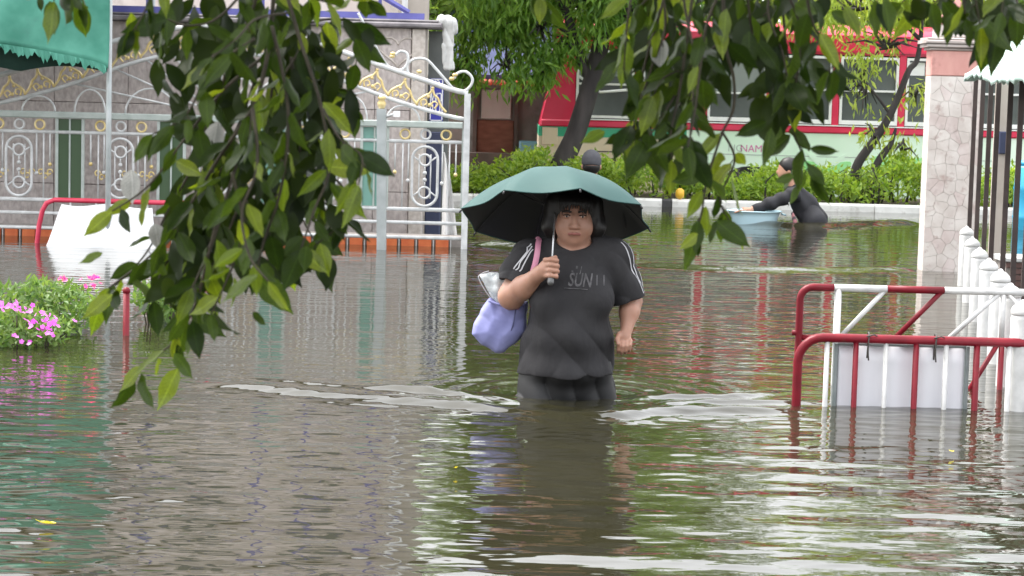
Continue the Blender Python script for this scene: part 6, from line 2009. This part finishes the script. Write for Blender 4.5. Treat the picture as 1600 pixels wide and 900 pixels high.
# ------------------------------------------------------------------ overhanging trees with leaves close to the camera
def leaf_mesh(name, mat, L=1.0, W=0.44, curl=0.12, fold=0.16, seed=0, hole=False):
    """a pointed leaf: stalk at the origin, tip along -z, folded along the midrib"""
    rd = random.Random(seed)
    n = 9
    vs = []; fs = []
    for i in range(n + 1):
        t = i / n
        w_ = W * 0.5 * (math.sin(PI * t ** 0.82) ** 0.85) * (1 - 0.35 * t ** 3) if 0 < t < 1 else 0.0
        if t > 0.86: w_ = max(0.0, W * 0.055 * (1 - t) / 0.14 + (w_ - 0) * 0.35)
        if i == 0: w_ = 0.012
        z = -L * t
        y = curl * (t ** 2) + 0.015 * math.sin(t * 9 + seed)
        wav = 0.025 * math.sin(t * 13 + seed * 2) * (1 if 0 < i < n else 0)
        vs += [(-w_, y + fold * w_ + wav, z), (0, y - 0.0, z), (w_ * (0.92 + 0.1 * rd.random()), y + fold * w_ - wav, z)]
    for i in range(n):
        a = 3 * i
        fs += [(a, a + 3, a + 4, a + 1), (a + 1, a + 4, a + 5, a + 2)]
    me = bpy.data.meshes.new(name)
    me.from_pydata(vs, [], fs)
    me.polygons.foreach_set('use_smooth', [True] * len(me.polygons))
    me.materials.append(mat)
    return me
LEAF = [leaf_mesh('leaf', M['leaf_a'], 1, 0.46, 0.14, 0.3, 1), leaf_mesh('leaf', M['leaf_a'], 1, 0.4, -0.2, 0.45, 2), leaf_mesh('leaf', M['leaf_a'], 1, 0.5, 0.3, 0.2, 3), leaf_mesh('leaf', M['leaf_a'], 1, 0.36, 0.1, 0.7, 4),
        leaf_mesh('leaf', M['leaf_a'], 1, 0.44, 0.05, 0.25, 6)]
LEAF_Y = [leaf_mesh('leaf', M['leaf_b'], 1, 0.42, 0.15, 0.3, 5), leaf_mesh('leaf', M['leaf_b'], 1, 0.36, -0.1, 0.4, 7)]
LEAF_D = [leaf_mesh('withered_leaf', M['leaf_dry'], 1, 0.6, 0.5, 1.2, 8)]
Y_LEAF = 3.67 * K
def hang_leaf(t, p, d, face, L, me, rd, name='leaf'):
    """p stalk point, d direction of the tip, face roughly the normal"""
    z = -d.normalized()
    y = (face - z * face.dot(z))
    y = y.normalized() if y.length > 1e-4 else z.orthogonal().normalized()
    x = y.cross(z)
    o = bpy.data.objects.new(name, me)
    COL.objects.link(o)
    o.parent = t
    R = Matrix((x, y, z)).transposed().to_4x4()
    o.matrix_local = Matrix.Translation(Vector(p) - Vector(t['_o'])) @ R @ Matrix.Diagonal((L, L, L, 1))
    return o
def build_spray(t, twigs, rd, count, young, specials=(), depth=0.3, step=22.0, Lr=(43, 76)):  # young: share of leaves in the paler green, lit ones included
    n = 0
    for tw in twigs:
        pts, r0 = tw[0], tw[1]
        y0 = Y_LEAF + rd.uniform(-depth, depth)
        if len(tw) > 2: y0 = Y_LEAF + tw[2]
        drift = rd.uniform(-0.15, 0.15)
        P = [pt(p[0], p[1], y0 + drift * i / max(1, len(pts) - 1)) for i, p in enumerate(pts)]
        C = spline(P, 8)
        m = len(C)
        part('twig', MB().tube(C, [r0 * 0.55 * (1 - 0.75 * i / (m - 1)) + 0.0007 for i in range(m)], 5), M['twig'], t, True)
        s = S(y0)
        acc = 0.0; side = rd.choice((-1, 1))
        nxt = 30.0 / s
        for i in range(1, m):
            seg = (C[i] - C[i - 1]).length
            acc += seg
            if acc < nxt: continue
            nxt = acc + rd.uniform(0.6, 1.4) * step / s
            if C[i].z > pt(800, -30, y0).z: continue
            if len(tw) > 3 and pt(800, tw[3][1], y0).z < C[i].z < pt(800, tw[3][0], y0).z: continue
            tg = (C[i] - C[i - 1]).normalized()
            side = -side
            sv = Vector((side, 0, 0))
            d = Vector((0, 0, -1)) * rd.uniform(0.15, 1.2) + sv * rd.uniform(-0.2, 1.0) + Vector((0, rd.gauss(0, 0.55), 0)) + tg * rd.uniform(0.0, 0.7)
            L = rd.uniform(*Lr) / s
            face = Vector((rd.gauss(0, 0.8), rd.choice((-1.0, -1.0, 1.0)) * rd.uniform(0.3, 1), rd.gauss(0, 0.7)))
            st = C[i] + (sv * 0.55 + Vector((0, rd.gauss(0, .4), -0.5))) * (rd.uniform(6, 13) / s)
            me = rd.choice(LEAF_Y) if rd.random() < young else rd.choice(LEAF)
            hang_leaf(t, st, d, face, L, me, rd)
            part('leaf_stalk', MB().tube([C[i], C[i].lerp(st, 0.5) + Vector((0, 0, 0.002)), st + d.normalized() * L * 0.03], 0.0009, 4), M['twig'], t, True) if n % 3 == 0 else None
            n += 1
        # end leaf
        d = (C[-1] - C[-4]).normalized() + Vector((rd.gauss(0, 0.3), rd.gauss(0, 0.3), -0.6))
        hang_leaf(t, C[-1], d, Vector((rd.gauss(0, .4), -1, rd.gauss(0, .4))), rd.uniform(*Lr) / s, rd.choice(LEAF_Y) if rd.random() < young + 0.1 else rd.choice(LEAF), rd)
        n += 1
    for (px, py, tx, ty, mk, dy) in specials:
        y0 = Y_LEAF + dy
        a = pt(px, py, y0); b = pt(tx, ty, y0 + rd.uniform(-0.02, 0.02))
        me = {'y': LEAF_Y[0], 'a': LEAF[0], 'n': LEAF[3], 'w': LEAF_D[0], 'b': LEAF[2]}[mk]
        hang_leaf(t, a, b - a, Vector((rd.gauss(0, .3), -1, rd.gauss(0, .3))), (b - a).length, me, rd, 'withered_leaf' if mk == 'w' else 'leaf')
    return n
def over_tree(label, trunk_pts, limb_pts, shade_crowns, seed):
    rd = random.Random(seed)
    rng = np.random.default_rng(seed)
    t = thing('overhanging_tree', label, 'tree', tuple(trunk_pts[0]))
    C = spline([Vector(p) for p in trunk_pts], 6)
    part('trunk', MB().tube(C, [0.16 - 0.07 * i / (len(C) - 1) for i in range(len(C))], 12), M['bark'], t, True)
    for path in limb_pts:
        C = spline([Vector(p) for p in path], 6)
        part('limb', MB().tube(C, [0.05 - 0.043 * i / (len(C) - 1) for i in range(len(C))], 8), M['bark'], t, True)
    cs = np.concatenate([in_ellipsoid(n, c, r, rng, 0.1) for c, r, n in shade_crowns])  # unseen foliage added out of frame to shade the hanging leaves
    v, f = sprigs(cs, 14, 0.07, 0.085, 0.038, 0.8, 0.6, rng)
    o = mesh_obj('crown', v, f, M['leaf_shade'], t, False); o['kind'] = 'stuff'
    return t, rd
# left tree: its trunk stands outside the picture
ztop = pt(400, -75, Y_LEAF).z
def tp(px, dy=0.0, dz=0.0): 
    q = pt(px, -75, Y_LEAF + dy); return (q.x, q.y, q.z + dz)
tl, rd = over_tree('overhanging tree whose dark leafy branch hangs down on the left side of the view',
    [(-1.9, 2.9, BED), (-1.85, 2.95, 0.6), (-1.7, 3.0, 1.7), (-1.45, 3.0, 2.9)],
    [[(-1.75, 3.0, 1.6), (-1.2, 3.0, 1.78), (-0.7, 2.97, 1.72), tp(430, 0, 0.06), tp(470, 0, 0.0)], [(-1.75, 3.0, 1.75), (-1.2, 2.95, 1.95), (-0.8, 2.95, 1.75), tp(300, 0, 0.05), tp(220, 0, 0)],
     [(-1.6, 3.0, 2.2), (-1.0, 3.0, 2.3), (-0.3, 3.1, 2.1)]],
    [((-0.9, 3.1, 2.3), (0.9, 0.9, 0.45), 160), ((-0.2, 3.2, 2.1), (0.6, 0.8, 0.35), 90), ((-0.9, 1.7, 3.0), (1.3, 1.3, 0.6), 420)], 41)
TL = [
    ([(430, -75), (422, 60), (398, 170), (362, 280), (332, 380), (300, 450)], 0.0055, 0.0),
    ([(430, -75), (468, 60), (500, 160), (515, 260), (490, 330), (470, 390)], 0.0045),
    ([(398, 60), (330, 110), (290, 180), (238, 210)], 0.003),
    ([(395, 170), (340, 250), (290, 330), (240, 395), (170, 450)], 0.0045, -0.05),
    ([(340, 340), (318, 430), (308, 470), (288, 510), (266, 540), (228, 565), (208, 590)], 0.003, -0.1),
    ([(425, 40), (450, 170), (440, 290), (415, 370), (400, 425)], 0.0035),
    ([(505, 170), (530, 215), (565, 245), (560, 290)], 0.0022),
    ([(465, 40), (530, 30), (560, 60), (556, 100)], 0.0025),
    ([(300, -75), (245, -20), (225, 20), (208, 48)], 0.0025),
    ([(362, 270), (380, 350), (362, 420), (330, 490)], 0.003),
    ([(410, 90), (350, 140), (290, 215), (232, 290), (175, 330)], 0.0035),
    ([(430, -75), (380, 50), (340, 150), (300, 260), (262, 330), (225, 400), (165, 460)], 0.004),
    ([(455, 90), (470, 210), (462, 310), (490, 375)], 0.0035),
    ([(395, 170), (402, 260), (378, 330), (390, 400), (420, 440)], 0.0035),
    ([(430, -75), (350, 20), (300, 40), (262, 30)], 0.003),
    ([(430, -60), (500, 0), (545, -10), (575, 0)], 0.003),
    ([(420, 60), (480, 130), (540, 140), (550, 165)], 0.0025),
    ([(375, 230), (320, 300), (280, 380), (250, 430), (240, 470)], 0.003),
    ([(440, 250), (460, 320), (440, 380), (445, 410)], 0.0025),
    ([(500, 260), (540, 300), (530, 350), (490, 385)], 0.0022),
    ([(400, 120), (370, 200), (330, 260), (310, 330)], 0.0028),
    ([(430, 100), (420, 200), (430, 300), (410, 360)], 0.0028),
    ([(470, 150), (500, 230), (500, 300), (520, 330)], 0.0025),
    ([(370, 330), (340, 400), (300, 470), (290, 500)], 0.0025),
    ([(450, 20), (400, 30), (370, 60), (330, 90)], 0.0025),
    ([(480, 60), (440, 120), (400, 150), (390, 220)], 0.0025),
]
SL = [(400, 430, 458, 485, 'b', -0.05), (540, 235, 592, 260, 'a', 0), (395, 488, 420, 508, 'a', 0), (272, 552, 305, 592, 'a', -0.1), (278, 575, 250, 640, 'y', -0.1), (205, 20, 205, 62, 'y', 0.0),
      (260, 5, 262, 72, 'a', 0), (555, 60, 578, 112, 'a', 0), (505, 160, 550, 210, 'y', 0), (510, 260, 590, 268, 'y', 0), (520, 290, 578, 340, 'y', 0), (500, 380, 516, 436, 'y', 0), (470, 390, 515, 430, 'y', 0),
      (205, 265, 212, 320, 'w', 0.1), (242, 350, 248, 398, 'w', 0.1), (300, 500, 310, 560, 'a', -.1), (175, 460, 130, 500, 'y', 0), (160, 395, 125, 415, 'y', 0), (340, 190, 330, 245, 'w', 0.12)]
nl = build_spray(tl, TL, rd, 300, 0.26, SL, 0.28, 21.0)
tt, rd = over_tree('overhanging tree with a small leafy twig tip at the top left corner',
    [(-2.6, 3.6, BED), (-2.55, 3.6, 0.8), (-2.35, 3.55, 1.9), (-2.1, 3.5, 3.0)],
    [[(-2.4, 3.55, 1.8), (-1.5, 3.3, 1.9), tp(20, 0, 0.12), tp(80, 0, 0.0)]], [((-1.6, 3.4, 2.4), (0.6, 0.5, 0.3), 50)], 47)
build_spray(tt, [([(80, -75), (88, -30), (84, 2)], 0.002), ([(60, -75), (110, -30), (122, 0)], 0.002)], rd, 8, 0.1, [(78, 2, 87, 58, 'a', 0), (115, -5, 132, 18, 'a', 0), (62, -5, 66, 20, 'a', 0)], 0.1, 30.0)
tr, rd = over_tree('overhanging tree whose dark leafy branches hang down over the bus on the right',
    [(2.1, 3.0, BED), (2.05, 3.0, 0.6), (1.9, 3.0, 1.7), (1.6, 3.0, 2.9)],
    [[(1.95, 3.0, 1.6), (1.4, 3.0, 1.82), (0.9, 3.0, 1.75), tp(1200, 0, 0.06), tp(1050, 0, 0.0), tp(840, 0, 0.01)], [(1.9, 3.0, 1.8), (1.5, 3.05, 1.95), (1.0, 3.0, 1.7), tp(1560, 0, 0.05), tp(1380, 0, 0.0)],
     [(1.75, 3.0, 2.3), (1.1, 3.0, 2.4), (0.4, 3.1, 2.2)]],
    [((1.0, 3.1, 2.35), (0.9, 0.9, 0.45), 160), ((0.3, 3.2, 2.2), (0.6, 0.8, 0.35), 90), ((0.5, 1.7, 3.1), (1.3, 1.3, 0.6), 420)], 43)
TR = [
    ([(1130, -75), (1132, 60), (1146, 120), (1146, 170), (1128, 210), (1105, 280), (1097, 330), (1088, 365)], 0.0038, -0.05, (75, 195)),
    ([(1060, -75), (1025, 40), (1003, 120), (995, 180), (985, 225)], 0.0035),
    ([(1090, -75), (1075, 50), (1062, 140), (1048, 210), (1050, 250)], 0.0035),
    ([(1220, -75), (1226, 50), (1236, 130), (1222, 185)], 0.0035),
    ([(1250, -75), (1268, 30), (1295, 80), (1302, 110)], 0.003),
    ([(1128, 205), (1148, 250), (1125, 310), (1140, 345)], 0.0025),
    ([(1226, 135), (1238, 200), (1258, 250), (1268, 270)], 0.0018),
    ([(1000, -75), (985, 0), (978, 60), (975, 110)], 0.003),
    ([(1160, -75), (1172, 30), (1180, 70)], 0.003),
    ([(1020, -75), (1040, 30), (1020, 100), (1000, 160), (985, 215)], 0.003),
    ([(1160, -75), (1110, 20), (1095, 100), (1085, 180), (1075, 230)], 0.003),
    ([(1180, -75), (1240, 10), (1250, 80), (1240, 150)], 0.003),
    ([(1060, -75), (1070, 10), (1085, 90), (1082, 160), (1078, 215)], 0.003),
    ([(1230, -75), (1200, 10), (1222, 80), (1232, 130)], 0.003),
    ([(1250, -75), (1300, -10), (1320, 10)], 0.003),
    ([(1030, -20), (1000, 10), (985, 30)], 0.0025),
    ([(1130, 60), (1085, 100), (1040, 120), (1020, 150)], 0.0025),
    ([(1060, 140), (1030, 190), (1010, 220)], 0.002),
    ([(840, -75), (842, -20), (848, 0)], 0.0018),
    ([(1360, -75), (1365, -20), (1372, 5)], 0.0022), ([(1400, -75), (1410, -10), (1418, 10)], 0.0022), ([(1450, -75), (1452, -20), (1440, 5)], 0.0022), ([(1480, -75), (1490, 0), (1488, 25)], 0.0025),
    ([(1520, -75), (1525, 0), (1532, 40)], 0.0025), ([(1560, -75), (1552, 0), (1545, 50)], 0.0025), ([(1590, -75), (1588, -10), (1592, 10)], 0.0025), ([(1500, -75), (1470, -10), (1462, 5)], 0.0025), ([(1420, -75), (1390, -20), (1382, -5)], 0.002),
    ([(1540, -75), (1510, -20), (1508, 30)], 0.0025), ([(1580, -75), (1570, -20), (1565, 20)], 0.0022),
]
SR = [(1120, 345, 1170, 388, 'b', -0.05), (1265, 232, 1310, 236, 'n', 0), (1240, 275, 1208, 285, 'a', 0), (1262, 258, 1290, 292, 'a', 0), (1308, 105, 1312, 158, 'a', 0), (1090, 365, 1058, 390, 'y', -0.05),
      (1298, 18, 1336, 40, 'a', 0), (1455, 5, 1462, 60, 'a', 0), (1488, 20, 1480, 75, 'n', 0), (1530, 35, 1538, 105, 'a', 0), (1560, 40, 1545, 122, 'n', 0), (1592, 10, 1588, 76, 'a', 0), (845, -5, 842, 42, 'y', 0), (832, -5, 862, 35, 'a', 0),
      (1032, 60, 1038, 112, 'w', 0.1), (945, 205, 905, 228, 'y', 0), (1198, 190, 1150, 212, 'a', 0), (1205, 200, 1190, 262, 'n', 0)]
nr = build_spray(tr, TR, rd, 300, 0.2, SR, 0.28, 20.0)
def inner_leaves(t, spots, n, seed, dmin, dmax):
    rd = random.Random(seed)
    mb = MB()
    for k in range(n):
        px, py, rx, ry = rd.choice(spots)
        y0 = Y_LEAF + rd.uniform(dmin, dmax)
        p = pt(rd.gauss(px, rx), rd.gauss(py, ry), y0)
        d = Vector((rd.gauss(0, .6), rd.gauss(0, .5), -0.9)).normalized()
        f_ = Vector((rd.gauss(0, .7), -1, rd.gauss(0, .7)))
        z = -d; y = (f_ - z * f_.dot(z)).normalized(); x = y.cross(z)
        R = Matrix((x, y, z)).transposed(); L = rd.uniform(48, 78) / S(y0)
        me = rd.choice(LEAF)
        mb.add([p + R @ (v.co * L) for v in me.vertices], [tuple(q.vertices) for q in me.polygons])
    o = part('inner_leaves', mb, M['leaf_shade'], t, True); o['kind'] = 'stuff'  # darker green paints the shade inside the spray
inner_leaves(tl, [(400, 40, 70, 40), (400, 150, 55, 50), (390, 250, 70, 50), (400, 330, 70, 35), (330, 330, 45, 45), (470, 260, 30, 60), (300, 400, 40, 30), (330, 60, 40, 40), (480, 90, 40, 40)], 300, 3, 0.05, 0.4)
inner_leaves(tr, [(1060, 20, 45, 35), (1160, 10, 50, 25), (1050, 110, 32, 40), (1240, 60, 28, 40), (1055, 180, 25, 30), (1240, 130, 20, 25), (1520, 10, 50, 20)], 150, 4, 0.05, 0.4)
print('near leaves', nl, nr)

# ------------------------------------------------------------------ bits floating on the water
fl_meshes = [leaf_mesh('fallen_leaf', M['leaf_float'], 1, 0.5, 0.5, 0.5, 11)]
for (px, py, L, rz, rx, lab) in [(88, 828, 0.055, 0.4, 1.25, 'curled yellow leaf floating near the bottom left corner'), (222, 612, 0.0, 0, 0, ''),
                             (1490, 714, 0.03, 1.2, 1.4, 'pale scrap of leaf floating below the white board'), (712, 740, 0.03, 2.0, 1.4, 'small pale leaf adrift left of the wading person')]:
    if L == 0: continue
    p = wat(px, py)
    o = bpy.data.objects.new('fallen_leaf', fl_meshes[0]); COL.objects.link(o)
    o.location = (p.x, p.y, 0.02); o.rotation_euler = (rx, 0.2, rz + 1.2); o.scale = (L, L, L)
    o['label'] = lab; o['category'] = 'leaf'; o['group'] = 'fallen leaves on the water'
for o in bpy.data.objects:
    if '_o' in o: del o['_o']
